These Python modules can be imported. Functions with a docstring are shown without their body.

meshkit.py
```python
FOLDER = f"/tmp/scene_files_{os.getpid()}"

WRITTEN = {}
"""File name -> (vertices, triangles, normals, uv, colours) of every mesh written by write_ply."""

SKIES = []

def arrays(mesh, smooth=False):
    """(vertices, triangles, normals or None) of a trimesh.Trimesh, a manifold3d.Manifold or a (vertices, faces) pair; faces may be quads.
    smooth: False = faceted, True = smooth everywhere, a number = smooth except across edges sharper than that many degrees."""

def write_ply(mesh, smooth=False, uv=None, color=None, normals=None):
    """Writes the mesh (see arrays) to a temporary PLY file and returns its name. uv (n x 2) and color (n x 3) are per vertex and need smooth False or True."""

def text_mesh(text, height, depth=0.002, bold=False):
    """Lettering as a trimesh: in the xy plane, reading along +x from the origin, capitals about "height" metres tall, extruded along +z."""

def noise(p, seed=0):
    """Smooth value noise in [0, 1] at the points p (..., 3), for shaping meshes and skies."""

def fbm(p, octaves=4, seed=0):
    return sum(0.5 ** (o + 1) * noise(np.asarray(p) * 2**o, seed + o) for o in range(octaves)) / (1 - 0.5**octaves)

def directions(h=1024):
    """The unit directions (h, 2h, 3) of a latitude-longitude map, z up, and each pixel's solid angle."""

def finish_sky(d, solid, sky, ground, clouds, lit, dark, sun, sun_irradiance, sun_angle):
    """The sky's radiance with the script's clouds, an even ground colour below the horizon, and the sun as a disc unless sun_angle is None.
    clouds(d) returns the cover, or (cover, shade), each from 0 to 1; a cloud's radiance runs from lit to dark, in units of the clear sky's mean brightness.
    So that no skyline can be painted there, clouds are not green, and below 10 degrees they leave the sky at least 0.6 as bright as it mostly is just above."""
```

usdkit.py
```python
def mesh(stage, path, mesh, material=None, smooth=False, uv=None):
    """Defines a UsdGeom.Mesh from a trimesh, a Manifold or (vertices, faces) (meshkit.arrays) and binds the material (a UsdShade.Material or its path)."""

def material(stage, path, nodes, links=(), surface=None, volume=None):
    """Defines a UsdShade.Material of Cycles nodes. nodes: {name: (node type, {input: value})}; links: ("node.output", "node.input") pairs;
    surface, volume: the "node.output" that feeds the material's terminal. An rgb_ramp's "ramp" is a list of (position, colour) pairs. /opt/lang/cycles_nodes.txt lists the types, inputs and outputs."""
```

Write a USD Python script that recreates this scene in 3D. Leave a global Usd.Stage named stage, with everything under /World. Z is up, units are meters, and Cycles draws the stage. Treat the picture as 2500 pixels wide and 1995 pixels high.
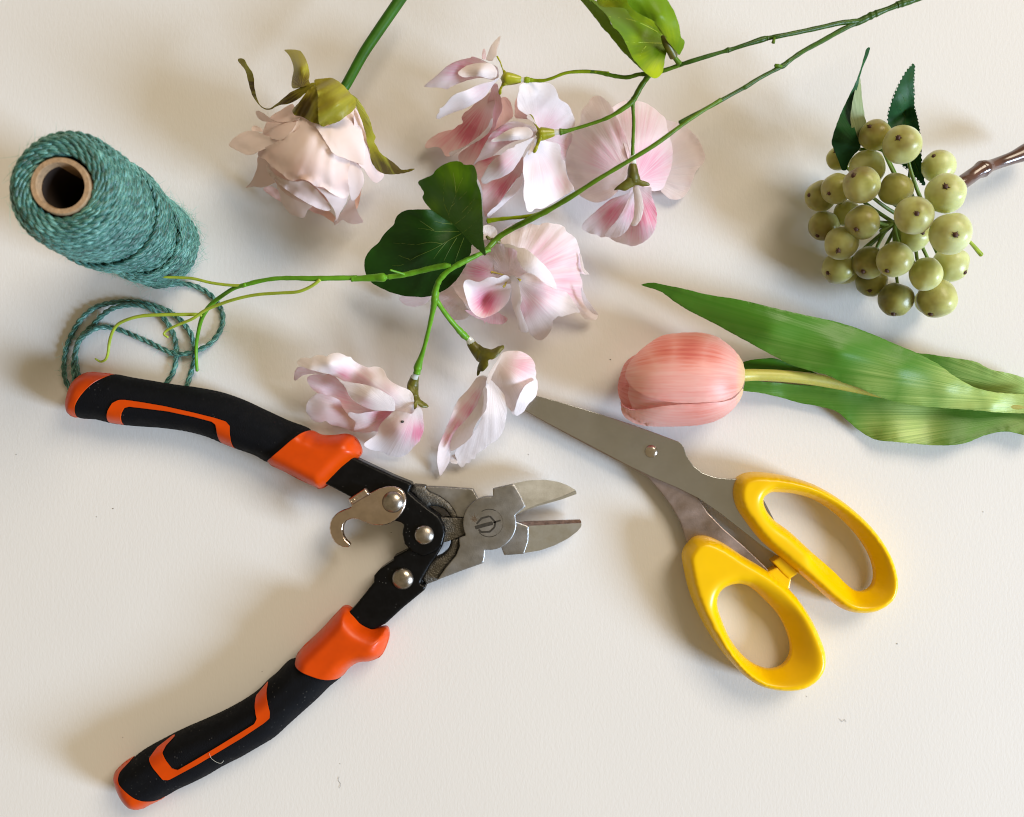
import math, random
import numpy as np
import trimesh, usdkit, meshkit
from scipy.interpolate import RBFInterpolator
from scipy.spatial import Delaunay, cKDTree
from shapely.geometry import Polygon, LineString, Point
from shapely.ops import unary_union
import shapely
from pxr import Usd, UsdGeom, UsdLux, UsdShade, Gf, Sdf, Vt

random.seed(7)
rng = np.random.default_rng(7)
stage = Usd.Stage.CreateInMemory()
UsdGeom.SetStageUpAxis(stage, 'Z')
UsdGeom.SetStageMetersPerUnit(stage, 1.0)
UsdGeom.Xform.Define(stage, '/World')
UsdGeom.Scope.Define(stage, '/World/Looks')

# ---------------------------------------------------------------- camera
CAM = 0.400                      # metres above the table top, looking straight down
PPM = 6000.0                     # photograph pixels per metre on the table top
cam = UsdGeom.Camera.Define(stage, '/World/camera')
cam.AddTranslateOp().Set(Gf.Vec3d(0, 0, CAM))
cam.CreateFocalLengthAttr(24.0)
cam.CreateHorizontalApertureAttr(24.0 * (2500 / PPM) / CAM)
cam.CreateVerticalApertureAttr(24.0 * (2500 / PPM) / CAM * 817 / 1024)
cam.CreateClippingRangeAttr(Gf.Vec2f(0.01, 50))
cam.CreateFStopAttr(9.0)
cam.CreateFocusDistanceAttr(0.385)
cam.CreateExposureAttr(0.20)

# ---------------------------------------------------------------- light: a window low on the right, a pale room all round
def toward(az, el, d):
    return Gf.Vec3d(d * math.cos(el) * math.cos(az), d * math.cos(el) * math.sin(az), d * math.sin(el))

def rect_light(name, az, el, d, w, h, power, color):
    l = UsdLux.RectLight.Define(stage, '/World/' + name)
    p = toward(math.radians(az), math.radians(el), d)
    z = p.GetNormalized()
    x = Gf.Cross(Gf.Vec3d(0, 0, 1), z).GetNormalized()
    y = Gf.Cross(z, x)
    l.AddTransformOp().Set(Gf.Matrix4d(*x, 0, *y, 0, *z, 0, *p, 1))
    l.CreateWidthAttr(w); l.CreateHeightAttr(h)
    l.CreateIntensityAttr(power); l.CreateNormalizeAttr(False)
    l.CreateColorAttr(Gf.Vec3f(*color))
    return l

rect_light('window_light', -22, 23, 4.2, 1.05, 1.25, 56.0, (0.64, 0.80, 1.0))
rect_light('room_lamp_light', 48, 44, 4.2, 1.777, 1.777, 10.6, (1.0, 0.865, 0.67))
dome = UsdLux.DomeLight.Define(stage, '/World/room_light')
room = usdkit.material(stage, '/World/Looks/room_air', {"b": ("background_shader", {"color": (1.0, 0.80, 0.48), "strength": 0.28})}, [], surface="b.background")
UsdShade.MaterialBindingAPI.Apply(dome.GetPrim()).Bind(room)

# ---------------------------------------------------------------- materials
MATS = {}
def M(name, nodes, links, surface):
    MATS[name] = usdkit.material(stage, '/World/Looks/' + name, nodes, links, surface=surface)
    return MATS[name]

def plain(name, color, rough=0.5, metal=0.0, noise=0.0, nscale=300, bump=0.0, bscale=900, dark=None, coat=0.0, spec=0.5, sss=0.0, rvar=0.0, dust=0.0):
    """A colour with tonal mottling and fine relief."""
    d = dark or tuple(c * (1 - noise) for c in color)
    nodes = {"g": ("geometry", {}), "n": ("noise_texture", {"scale": nscale, "detail": 4.0, "roughness": 0.6}),
             "r": ("rgb_ramp", {"ramp": [(0.3, d), (0.65, color)]}),
             "p": ("principled_bsdf", {"roughness": rough, "metallic": metal, "coat_weight": coat, "coat_roughness": 0.12, "specular_ior_level": spec})}
    links = [("g.position", "n.vector"), ("n.fac", "r.fac"), ("r.color", "p.base_color")]
    if sss:
        nodes["p"][1].update({"subsurface_weight": sss, "subsurface_scale": 0.002, "subsurface_radius": (1.0, 0.6, 0.4)})
    if bump:
        nodes["n2"] = ("noise_texture", {"scale": bscale, "detail": 3.0})
        nodes["b"] = ("bump", {"strength": bump, "distance": 0.0004})
        links += [("g.position", "n2.vector"), ("n2.fac", "b.height"), ("b.normal", "p.normal")]
    if dust:                                     # sparse pale specks of dust
        nodes["dv"] = ("voronoi_texture", {"scale": 620.0}); nodes["dn"] = ("noise_texture", {"scale": 90.0, "detail": 3.0})
        nodes["dr"] = ("rgb_ramp", {"ramp": [(0.0, (1, 1, 1)), (0.11, (1, 1, 1)), (0.17, (0, 0, 0))]}); nodes["dm"] = ("rgb_ramp", {"ramp": [(0.53, (0, 0, 0)), (0.62, (dust, dust, dust))]})
        nodes["dx"] = ("mix_color", {"blend_type": "multiply", "fac": 1.0}); nodes["dd"] = ("mix_color", {"b": (0.42, 0.40, 0.37)}); nodes["db"] = ("rgb_to_bw", {})
        links.remove(("r.color", "p.base_color"))
        links += [("g.position", "dv.vector"), ("g.position", "dn.vector"), ("dv.distance", "dr.fac"), ("dn.fac", "dm.fac"), ("dr.color", "dx.a"), ("dm.color", "dx.b"), ("dx.result", "db.color"), ("db.val", "dd.fac"), ("r.color", "dd.a"), ("dd.result", "p.base_color")]
    if rvar:
        nodes["n3"] = ("noise_texture", {"scale": nscale * 0.35, "detail": 5.0})
        nodes["m3"] = ("map_range", {"from_min": 0.3, "from_max": 0.7, "to_min": max(0.02, rough - rvar), "to_max": rough + rvar})
        links += [("g.position", "n3.vector"), ("n3.fac", "m3.value"), ("m3.result", "p.roughness")]
    return M(name, nodes, links, "p.BSDF")

def petal_mat(name, white, pink, vein=0.5, rough=0.55, trans=0.3, tcol=None, freq=26, bump=0.35, weave=0, spec=0.25):
    """Petal: pc = (radius along the petal, angle across it, blush amount)."""
    nodes = {"a": ("attribute", {"attribute": "pc"}), "s": ("separate_xyz", {}),
             "mr": ("math", {"math_type": "multiply", "value2": 2.2}), "mt": ("math", {"math_type": "multiply", "value2": float(freq)}),
             "c": ("combine_xyz", {"z": 3.7}), "n": ("noise_texture", {"scale": 1.0, "detail": 3.0, "roughness": 0.6}),
             "k": ("map_range", {"from_min": 0.32, "from_max": 0.68, "to_min": 1.0 - vein, "to_max": 1.0 + vein}),
             "f": ("math", {"math_type": "multiply", "use_clamp": True}),
             "x": ("mix_color", {"a": white, "b": pink}),
             "b": ("bump", {"strength": bump, "distance": 0.0003}),
             "g": ("geometry", {}), "n2": ("noise_texture", {"scale": 1500.0 if not weave else float(weave), "detail": 2.0}),
             "h": ("math", {"math_type": "multiply_add", "value2": 0.25}),
             "p": ("principled_bsdf", {"roughness": rough, "specular_ior_level": spec, "sheen_weight": 0.1}),
             "t": ("translucent_bsdf", {"color": tcol or white}), "m": ("mix_closure", {"fac": trans})}
    links = [("a.vector", "s.vector"), ("s.x", "mr.value1"), ("s.y", "mt.value1"), ("mr.value", "c.x"), ("mt.value", "c.y"), ("c.vector", "n.vector"),
             ("n.fac", "k.value"), ("k.result", "f.value1"), ("s.z", "f.value2"), ("f.value", "x.fac"), ("x.result", "p.base_color"), ("x.result", "t.color"),
             ("g.position", "n2.vector"), ("n2.fac", "h.value1"), ("n.fac", "h.value3"), ("h.value", "b.height"), ("b.normal", "p.normal"),
             ("p.BSDF", "m.closure1"), ("t.BSDF", "m.closure2")]
    return M(name, nodes, links, "m.closure")

# ---------------------------------------------------------------- prims
used = {}
def numbered(parent, name):
    k = (str(parent), name)
    n = used.get(k, 0); used[k] = n + 1
    return f'{parent}/{name}' if n == 0 else f'{parent}/{name}_{n:03d}'

class Node:
    def __init__(s, path, off): s.path, s.off = path, off

def tag(prim, **kw):
    for k, v in kw.items():
        if v: prim.SetCustomDataByKey(k, v)

def thing(name, label, cat, loc):
    p = numbered('/World', name)
    x = UsdGeom.Xform.Define(stage, p)
    x.AddTranslateOp().Set(Gf.Vec3d(*map(float, loc)))
    tag(x.GetPrim(), label=label, category=cat)
    return Node(p, np.array(loc, float))

def group(parent, name, label=None):
    p = numbered(parent.path, name)
    x = UsdGeom.Xform.Define(stage, p)
    tag(x.GetPrim(), label=label)
    return Node(p, parent.off)

def obj(parent, name, mesh, mat, smooth=True, label=None, kind=None, pc=None):
    p = numbered(parent.path, name)
    if hasattr(mesh, 'vertices'):
        mesh = (np.array(mesh.vertices), np.array(mesh.faces))
    v, f = mesh
    m = usdkit.mesh(stage, p, (np.asarray(v) - parent.off, f), MATS[mat], smooth=smooth)
    if pc is not None:
        UsdGeom.PrimvarsAPI(m).CreatePrimvar('pc', Sdf.ValueTypeNames.Float3Array, 'vertex').Set(Vt.Vec3fArray.FromNumpy(np.asarray(pc, np.float32)))
    tag(m.GetPrim(), label=label, kind=kind)
    return Node(p, parent.off)

# ---------------------------------------------------------------- measuring frames of the photograph: origin and enlargement
V = dict(v3=(1000, 60, 2.8368), r1=(1030, 80, 5.375), r2=(1130, 300, 7.1667), r3=(1370, 220, 4.411), r4=(970, 530, 4.2275), r5=(1410, 0, 7.4345),
         r6=(870, 380, 4.779), r7=(710, 850, 6.144), r8=(1030, 800, 4.648), rose=(500, 80, 3.4393), ber=(1900, 80, 2.325), tul=(1480, 660, 2.1137),
         p1=(140, 880, 2.507), p2=(250, 1380, 2.82), jaw=(760, 1120, 3.08), sci=(1260, 940, 2.156), spo=(0, 280, 2.53), ten=(140, 640, 3.4774),
         br=(1400, 0, 2.3956), mid=(680, 360, 2.0976), n=(0, 0, 1.0))

def T(view, pts):
    x0, y0, s = V[view]
    a = np.asarray(pts, float)
    a = a.copy()
    a[:, 0] = x0 + a[:, 0] / s
    a[:, 1] = y0 + a[:, 1] / s
    return a

def W(px, py, z):
    """Where a thing seen at (px, py) stands when it is z metres above the table."""
    k = (1 - np.asarray(z) / CAM) / PPM
    return np.stack(np.broadcast_arrays((np.asarray(px) - 1250) * k, (997.5 - np.asarray(py)) * k, np.asarray(z, float)), -1)

def spline(p, n_per=8, closed=True):
    """Centripetal Catmull-Rom through the points."""
    p = np.asarray(p, float)
    if closed:
        q = np.vstack([p[-1], p, p[0], p[1]]); segs = len(p)
    else:
        q = np.vstack([2 * p[0] - p[1], p, 2 * p[-1] - p[-2]]); segs = len(p) - 1
    out = []
    for i in range(segs):
        a, b, c, d = q[i:i + 4]
        t = [0.0]
        for u, w in ((a, b), (b, c), (c, d)):
            t.append(t[-1] + max(np.linalg.norm((w - u)[:2]), 1e-6) ** 0.5)
        s = np.linspace(t[1], t[2], n_per, endpoint=False)[:, None]
        A1 = (t[1] - s) / (t[1] - t[0]) * a + (s - t[0]) / (t[1] - t[0]) * b
        A2 = (t[2] - s) / (t[2] - t[1]) * b + (s - t[1]) / (t[2] - t[1]) * c
        A3 = (t[3] - s) / (t[3] - t[2]) * c + (s - t[2]) / (t[3] - t[2]) * d
        B1 = (t[2] - s) / (t[2] - t[0]) * A1 + (s - t[0]) / (t[2] - t[0]) * A2
        B2 = (t[3] - s) / (t[3] - t[1]) * A2 + (s - t[1]) / (t[3] - t[1]) * A3
        out.append((t[2] - s) / (t[2] - t[1]) * B1 + (s - t[1]) / (t[2] - t[1]) * B2)
    out = np.vstack(out)
    return out if closed else np.vstack([out, p[-1]])

def outline(pts, smooth=True):
    pts = np.asarray(pts, float)[:, :2]
    g = Polygon(spline(pts, 8) if smooth else pts)
    if not g.is_valid:
        g = g.buffer(0)
        if g.geom_type != 'Polygon':
            g = max(g.geoms, key=lambda q: q.area)
    return g

def ring_points(ring, step):
    n = max(8, int(ring.length / step))
    return np.array([ring.interpolate(i / n, normalized=True).coords[0] for i in range(n)])

def fill(poly, step, rings=()):
    """Points inside and on the outline, and triangles over them."""
    pts = [ring_points(r, min(step, 5) * 0.8) for r in (poly.exterior, *poly.interiors)]
    nb = sum(map(len, pts))
    for r in rings:
        g = poly.buffer(-r)
        for q in getattr(g, 'geoms', [g]):
            if not q.is_empty:
                for rr in (q.exterior, *q.interiors):
                    pts.append(ring_points(rr, max(min(step, 5) * 0.8, r * 0.6)))
    x0, y0, x1, y1 = poly.bounds
    gx, gy = np.meshgrid(np.arange(x0, x1, step), np.arange(y0, y1, step * 0.866))
    gx[1::2] += step / 2
    g = np.stack([gx.ravel(), gy.ravel()], -1)
    inner = poly.buffer(-(max(rings) if rings else 0) - step * 0.55)
    if not inner.is_empty:
        g = g[shapely.contains_xy(inner, g[:, 0], g[:, 1])]
        pts.append(g)
    p = np.vstack(pts)
    p = p + np.random.default_rng(3).normal(0, 1e-4, p.shape)
    f = Delaunay(p).simplices
    c = p[f].mean(1)
    f = f[shapely.contains_xy(poly, c[:, 0], c[:, 1])]
    a, b, d = p[f[:, 0]], p[f[:, 1]], p[f[:, 2]]
    area = (b - a)[:, 0] * (d - a)[:, 1] - (b - a)[:, 1] * (d - a)[:, 0]
    f[area < 0] = f[area < 0][:, ::-1]
    f = f[np.abs(area) > 1e-4]
    u, inv = np.unique(f, return_inverse=True)
    return p[u], inv.reshape(f.shape)

def border(f):
    e = np.vstack([f[:, [0, 1]], f[:, [1, 2]], f[:, [2, 0]]])
    k = np.sort(e, 1)
    _, first, n = np.unique(k, axis=0, return_index=True, return_counts=True)
    return e[first[n == 1]]

def edge_distance(poly, p):
    b = np.vstack([ring_points(r, 1.2) for r in (poly.exterior, *poly.interiors)])
    return cKDTree(b).query(p)[0]

def surf(ctrl):
    """A smooth height (mm) through control points (px, py, mm)."""
    c = np.asarray(ctrl, float)
    if len(c) < 3:
        z0 = c[:, 2].mean()
        return lambda p: np.full(len(p), z0)
    r = RBFInterpolator(c[:, :2] / 100, c[:, 2], kernel='thin_plate_spline', smoothing=0.002 if len(c) > 3 else 0)
    return lambda p: r(p / 100)

LAST = {}
def sheet_height(dz):
    t, z = cKDTree(LAST['p']), LAST['z'].copy()
    def f(q):
        d, i = t.query(q[:, :2], k=4); w = 1 / (d + 0.5)
        return (z[i] * w).sum(1) / w.sum(1) + dz
    return f

def sheet_data(view, pts, z, bulge=0.0, wr=0.25, base=None, blush=(), step=7, th=0.3, smooth=True, zf=None, ruf=0.3, seed=None, wfreq=9, blush0=0.0, zmin=0.5, pcf=None, curl=0.35, rag=0.9):
    """A thin curved sheet (petal, leaf) whose outline was measured in the photograph."""
    seed = seed if seed is not None else int(abs(pts[0][0] * 7 + pts[0][1] * 3 + len(pts)))
    s = V[view][2]
    P = T(view, [q[:2] for q in pts])
    poly = outline(P, smooth)
    if smooth and rag:                        # slightly ragged cut edge
        e = ring_points(poly.exterior, 2.0)
        q = np.roll(e, -1, 0) - np.roll(e, 1, 0); q /= np.linalg.norm(q, axis=1, keepdims=True) + 1e-9
        o = rag * 2 * (meshkit.fbm(np.column_stack([e / 7.0, 0 * e[:, 0] + seed]), 2, 5) - 0.5)
        g = Polygon(e + np.column_stack([q[:, 1], -q[:, 0]]) * o[:, None]).buffer(0)
        poly = g if g.geom_type == 'Polygon' else poly
    p, f = fill(poly, step)
    d = edge_distance(poly, p)
    dm = max(d.max(), 1e-6)
    zz = zf(p) if zf else np.zeros(len(p))
    if z is not None:
        zz = zz + surf(T(view, z))(p) if not np.isscalar(z) else zz + z
    zz = zz + bulge * (1 - (1 - d / dm) ** 2)
    b = T(view, [base])[0] if base is not None else P[0]
    dv = p - b
    r = np.linalg.norm(dv, axis=1)
    L = max(r.max(), 1)
    ax = (p.mean(0) - b); ax = ax / (np.linalg.norm(ax) + 1e-9)
    ang = np.arctan2(dv[:, 0] * ax[1] - dv[:, 1] * ax[0], dv[:, 0] * ax[0] + dv[:, 1] * ax[1])
    rn = r / L
    k = np.clip(rn * 2, 0, 1)
    zz = zz + wr * k * 2 * (meshkit.fbm(np.stack([ang * wfreq, rn * 2.0, 0 * ang + seed], -1), 2, seed % 97) - 0.5)
    edge = np.clip(1 - d / (0.45 * dm + 4), 0, 1)
    zz = zz + ruf * edge * 2.4 * (meshkit.fbm(np.stack([p[:, 0] / 22, p[:, 1] / 22, 0 * ang + seed], -1), 2, seed % 89) - 0.5)
    zz = zz + curl * np.exp(-(d / 5.5) ** 1.3)
    zz = np.maximum(zz, zmin)
    bl = np.full(len(p), blush0)
    for bx, by, br_, amt in blush:
        c = T(view, [(bx, by)])[0]
        bl = np.maximum(bl, amt * np.exp(-(np.linalg.norm(p - c, axis=1) / (br_ / s)) ** 2))
    v = W(p[:, 0], p[:, 1], zz / 1000)
    LAST['p'], LAST['z'] = p, zz
    pc = np.stack([rn * 1.0 + seed % 13, ang, bl], -1)
    if pcf is not None: pc[:, :2] = pcf(p)
    # give it thickness
    fl = f[:, ::-1]                               # pixel y runs down: turn so that the face looks up
    n = np.zeros_like(v)
    fn = np.cross(v[fl[:, 1]] - v[fl[:, 0]], v[fl[:, 2]] - v[fl[:, 0]])
    for kk in range(3): np.add.at(n, fl[:, kk], fn)
    n /= np.linalg.norm(n, axis=1, keepdims=True) + 1e-20
    t = th / 1000 / 2 * np.clip(d / 3 + 0.25, 0, 1)[:, None]
    N = len(v)
    e = border(fl)
    side = np.vstack([np.stack([e[:, 1], e[:, 0], e[:, 0] + N], 1), np.stack([e[:, 1], e[:, 0] + N, e[:, 1] + N], 1)])
    vv = np.vstack([v + n * t, v - n * t])
    vv[:, 2] = np.maximum(vv[:, 2], 0.0002)
    return vv, np.vstack([fl, fl[:, ::-1] + N, side]), np.vstack([pc, pc])

def sheet(parent, name, mat, view, pts, z, label=None, **kw):
    v, f, pc = sheet_data(view, pts, z, **kw)
    return obj(parent, name, (v, f), mat, True, pc=pc, label=label)

def solid_data(poly, zref, ztop, zbot, step=8, rings=(), dist=None):
    """A closed body: outline in pixels seen at height zref (mm); ztop, zbot(points, distance to the edge) in mm."""
    p, f = fill(poly, step, rings)
    d = edge_distance(dist or poly, p)
    zt = np.broadcast_to(ztop(p, d), (len(p),)).astype(float)
    zb = np.broadcast_to(zbot(p, d), (len(p),)).astype(float)
    zb = np.minimum(zb, zt - 0.02)
    xy = W(p[:, 0], p[:, 1], zref / 1000)[:, :2]
    fl = f[:, ::-1]
    N = len(p)
    e = border(fl)
    side = np.vstack([np.stack([e[:, 1], e[:, 0], e[:, 0] + N], 1), np.stack([e[:, 1], e[:, 0] + N, e[:, 1] + N], 1)])
    v = np.vstack([np.column_stack([xy, zt / 1000]), np.column_stack([xy, zb / 1000])])
    return v, np.vstack([fl, fl[:, ::-1] + N, side])

def rnd(d, R):
    """0 at the edge, 1 from R inwards, round between."""
    e = np.clip(d / R, 0, 1)
    return np.sqrt(np.clip(1 - (1 - e) ** 2, 0, 1))

def plate(poly, z0, z1, bev=3.0, step=14, zref=None):
    """A flat plate with rounded upper edges, z in mm."""
    return solid_data(poly, zref if zref is not None else z1, lambda p, d: z1 - 0.45 * (1 - rnd(d, bev)) * min(1, (z1 - z0)), lambda p, d: z0 + 0 * d, step, (bev * 0.35, bev))

def tube_mesh(c, r, sides=10, cap=True):
    """A tube along world points c with radii r."""
    c = np.asarray(c, float); r = np.broadcast_to(r, (len(c),))
    t = np.gradient(c, axis=0); t /= np.linalg.norm(t, axis=1, keepdims=True) + 1e-12
    ref = np.array([0, 0, 1.0])
    a = np.cross(t, ref); l = np.linalg.norm(a, axis=1, keepdims=True)
    a = np.where(l > 1e-4, a / np.maximum(l, 1e-9), [1.0, 0, 0])
    for i in range(1, len(a)):
        if a[i] @ a[i - 1] < 0: a[i] = -a[i]
    b = np.cross(t, a)
    ph = np.linspace(0, 2 * np.pi, sides, endpoint=False)
    v = (c[:, None] + r[:, None, None] * (np.cos(ph)[None, :, None] * a[:, None] + np.sin(ph)[None, :, None] * b[:, None])).reshape(-1, 3)
    i, j = np.meshgrid(np.arange(len(c) - 1), np.arange(sides), indexing='ij')
    q = np.stack([i * sides + j, i * sides + (j + 1) % sides, (i + 1) * sides + (j + 1) % sides, (i + 1) * sides + j], -1).reshape(-1, 4)
    f = np.vstack([q[:, [0, 1, 2]], q[:, [0, 2, 3]]])
    if cap:
        n = len(v)
        v = np.vstack([v, c[0] - t[0] * r[0] * 0.5, c[-1] + t[-1] * r[-1] * 0.5])
        k = np.arange(sides); o = (len(c) - 1) * sides
        f = np.vstack([f, np.stack([k * 0 + n, (k + 1) % sides, k], 1), np.stack([k * 0 + n + 1, o + k, o + (k + 1) % sides], 1)])
    m = trimesh.Trimesh(v, f, process=False)
    if m.volume < 0: f = f[:, ::-1]
    return v, f

def path(view, pts, n=8):
    """(x, y, z mm, r in the frame's pixels) -> world centre line and radii."""
    s = V[view][2]
    a = spline(T(view, pts), n, closed=False)
    z = a[:, 2] / 1000
    return W(a[:, 0], a[:, 1], z), a[:, 3] / s / PPM * (1 - z / CAM)

def tube(parent, name, mat, view, pts, n=8, sides=12, label=None, lump=0.0):
    c, r = path(view, pts, n)
    if lump:
        r = r * (1 + lump * 2 * (meshkit.noise(np.column_stack([np.arange(len(r)) * 0.45, r * 0, r * 0]), 5) - 0.5))
    return obj(parent, name, tube_mesh(c, r, sides), mat, True, label=label)

def join(parts):
    v, f, n = [], [], 0
    for a, b in parts:
        v.append(a); f.append(np.asarray(b) + n); n += len(a)
    return np.vstack(v), np.vstack(f)

# ---------------------------------------------------------------- looks
M('white_paint', {"g": ("geometry", {}), "mp": ("mapping", {"scale": (1.0, 0.42, 1.0)}), "n": ("noise_texture", {"scale": 900.0, "detail": 3.0, "roughness": 0.6}),
                  "n1": ("noise_texture", {"scale": 7.0, "detail": 3.0}), "n3": ("noise_texture", {"scale": 130.0, "detail": 3.0}),
                  "h": ("math", {"math_type": "multiply_add", "value2": 0.35}),
                  "r": ("rgb_ramp", {"ramp": [(0.3, (0.685, 0.668, 0.66)), (0.7, (0.71, 0.693, 0.685))]}),
                  "b": ("bump", {"strength": 0.2, "distance": 0.0003}), "p": ("principled_bsdf", {"roughness": 0.55, "specular_ior_level": 0.3})},
  [("g.position", "mp.vector"), ("mp.vector", "n.vector"), ("g.position", "n1.vector"), ("mp.vector", "n3.vector"), ("n1.fac", "r.fac"), ("r.color", "p.base_color"),
   ("n3.fac", "h.value1"), ("n.fac", "h.value3"), ("h.value", "b.height"), ("b.normal", "p.normal")], "p.BSDF")
plain('orange_plastic', (0.60, 0.058, 0.0), rough=0.34, noise=0.14, nscale=120, bump=0.06, bscale=1500, spec=0.28, rvar=0.08)
plain('black_rubber', (0.0035, 0.004, 0.006), rough=0.75, noise=0.3, nscale=500, bump=0.45, bscale=2600, spec=0.12, rvar=0.12, dust=0.16)
plain('black_paint', (0.003, 0.003, 0.0035), rough=0.34, noise=0.3, nscale=700, bump=0.18, bscale=1400, spec=0.16, rvar=0.12, dust=0.14)
plain('jaw_steel', (0.37, 0.365, 0.37), rough=0.42, metal=1.0, noise=0.22, nscale=260, bump=0.12, bscale=2200, rvar=0.1)
plain('cast_steel', (0.17, 0.16, 0.145), rough=0.5, metal=0.9, noise=0.45, nscale=900, bump=0.8, bscale=1500, rvar=0.12)
plain('ground_steel', (0.74, 0.77, 0.81), rough=0.32, metal=1.0, noise=0.05, nscale=500, bump=0.08, bscale=2400, rvar=0.04)
plain('edge_reflection', (0.30, 0.20, 0.16), rough=0.5, metal=0.8, noise=0.5, nscale=600, bump=0.3, bscale=1800)  # brown reflection on the blade face, painted as base colour
plain('rivet_steel', (0.42, 0.38, 0.34), rough=0.30, metal=1.0, noise=0.35, nscale=420, bump=0.12, bscale=1300, rvar=0.14)
plain('latch_steel', (0.62, 0.51, 0.44), rough=0.20, metal=1.0, noise=0.18, nscale=240, bump=0.05, bscale=1500, rvar=0.09)
plain('rust_scuff', (0.13, 0.085, 0.05), rough=0.7, metal=0.3, noise=0.4, nscale=700)
plain('dark_mark', (0.045, 0.038, 0.03), rough=0.6, metal=0.3, noise=0.4, nscale=800)
plain('scissor_steel', (0.55, 0.56, 0.585), rough=0.22, metal=1.0, noise=0.06, nscale=150, bump=0.06, bscale=1600, rvar=0.04)
plain('scissor_steel_dark', (0.44, 0.36, 0.35), rough=0.36, metal=1.0, noise=0.2, nscale=260, bump=0.12, bscale=1700, rvar=0.12)  # darker, browner and rougher than the upper blade
plain('screw_steel', (0.62, 0.56, 0.50), rough=0.2, metal=1.0, noise=0.2, nscale=500)
plain('yellow_plastic', (0.85, 0.515, 0.0), rough=0.28, noise=0.06, nscale=90, bump=0.03, bscale=500, spec=0.35, rvar=0.08)
plain('cardboard_shade', (0.02, 0.009, 0.005), rough=0.9, noise=0.4, nscale=300)  # near-black brown paints the shade deep inside the tube
plain('cardboard', (0.42, 0.27, 0.15), rough=0.85, noise=0.35, nscale=500, bump=0.5, bscale=1200)
M('twine_green', {"a": ("attribute", {"attribute": "pc"}), "n": ("noise_texture", {"scale": 1.0, "detail": 4.0, "roughness": 0.65}), "g": ("geometry", {}), "n2": ("noise_texture", {"scale": 220.0, "detail": 2.0}),
    "k": ("math", {"math_type": "multiply_add", "value2": 0.30}), "r": ("rgb_ramp", {"ramp": [(0.50, (0.003, 0.030, 0.022)), (0.66, (0.010, 0.108, 0.088)), (0.83, (0.21, 0.48, 0.42))]}),  # mint end paints fibre sheen, darkest end the shaded grooves
    "b": ("bump", {"strength": 0.7, "distance": 0.0003}), "p": ("principled_bsdf", {"roughness": 0.42, "specular_ior_level": 0.8, "sheen_weight": 0.35, "sheen_roughness": 0.4, "sheen_tint": (0.5, 1.0, 0.85)})},
  [("a.vector", "n.vector"), ("g.position", "n2.vector"), ("n2.fac", "k.value1"), ("n.fac", "k.value3"), ("k.value", "r.fac"), ("r.color", "p.base_color"), ("n.fac", "b.height"), ("b.normal", "p.normal")], "p.BSDF")
plain('twine_fibre', (0.20, 0.50, 0.41), rough=0.5, noise=0.3, nscale=900)
plain('stem_green', (0.095, 0.19, 0.008), rough=0.36, noise=0.35, nscale=240, bump=0.25, bscale=900, spec=0.25, rvar=0.1)
plain('stem_dark', (0.040, 0.10, 0.008), rough=0.33, noise=0.45, nscale=260, bump=0.35, bscale=800, spec=0.25, rvar=0.1)
plain('stem_lime', (0.27, 0.36, 0.008), rough=0.35, noise=0.3, nscale=300, bump=0.15, bscale=900, spec=0.25)
plain('tendril_lime', (0.36, 0.46, 0.04), rough=0.42, noise=0.25, nscale=200, bump=0.1, bscale=900)
plain('stem_pale', (0.17, 0.27, 0.05), rough=0.4, noise=0.4, nscale=220, bump=0.15, bscale=900)
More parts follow.
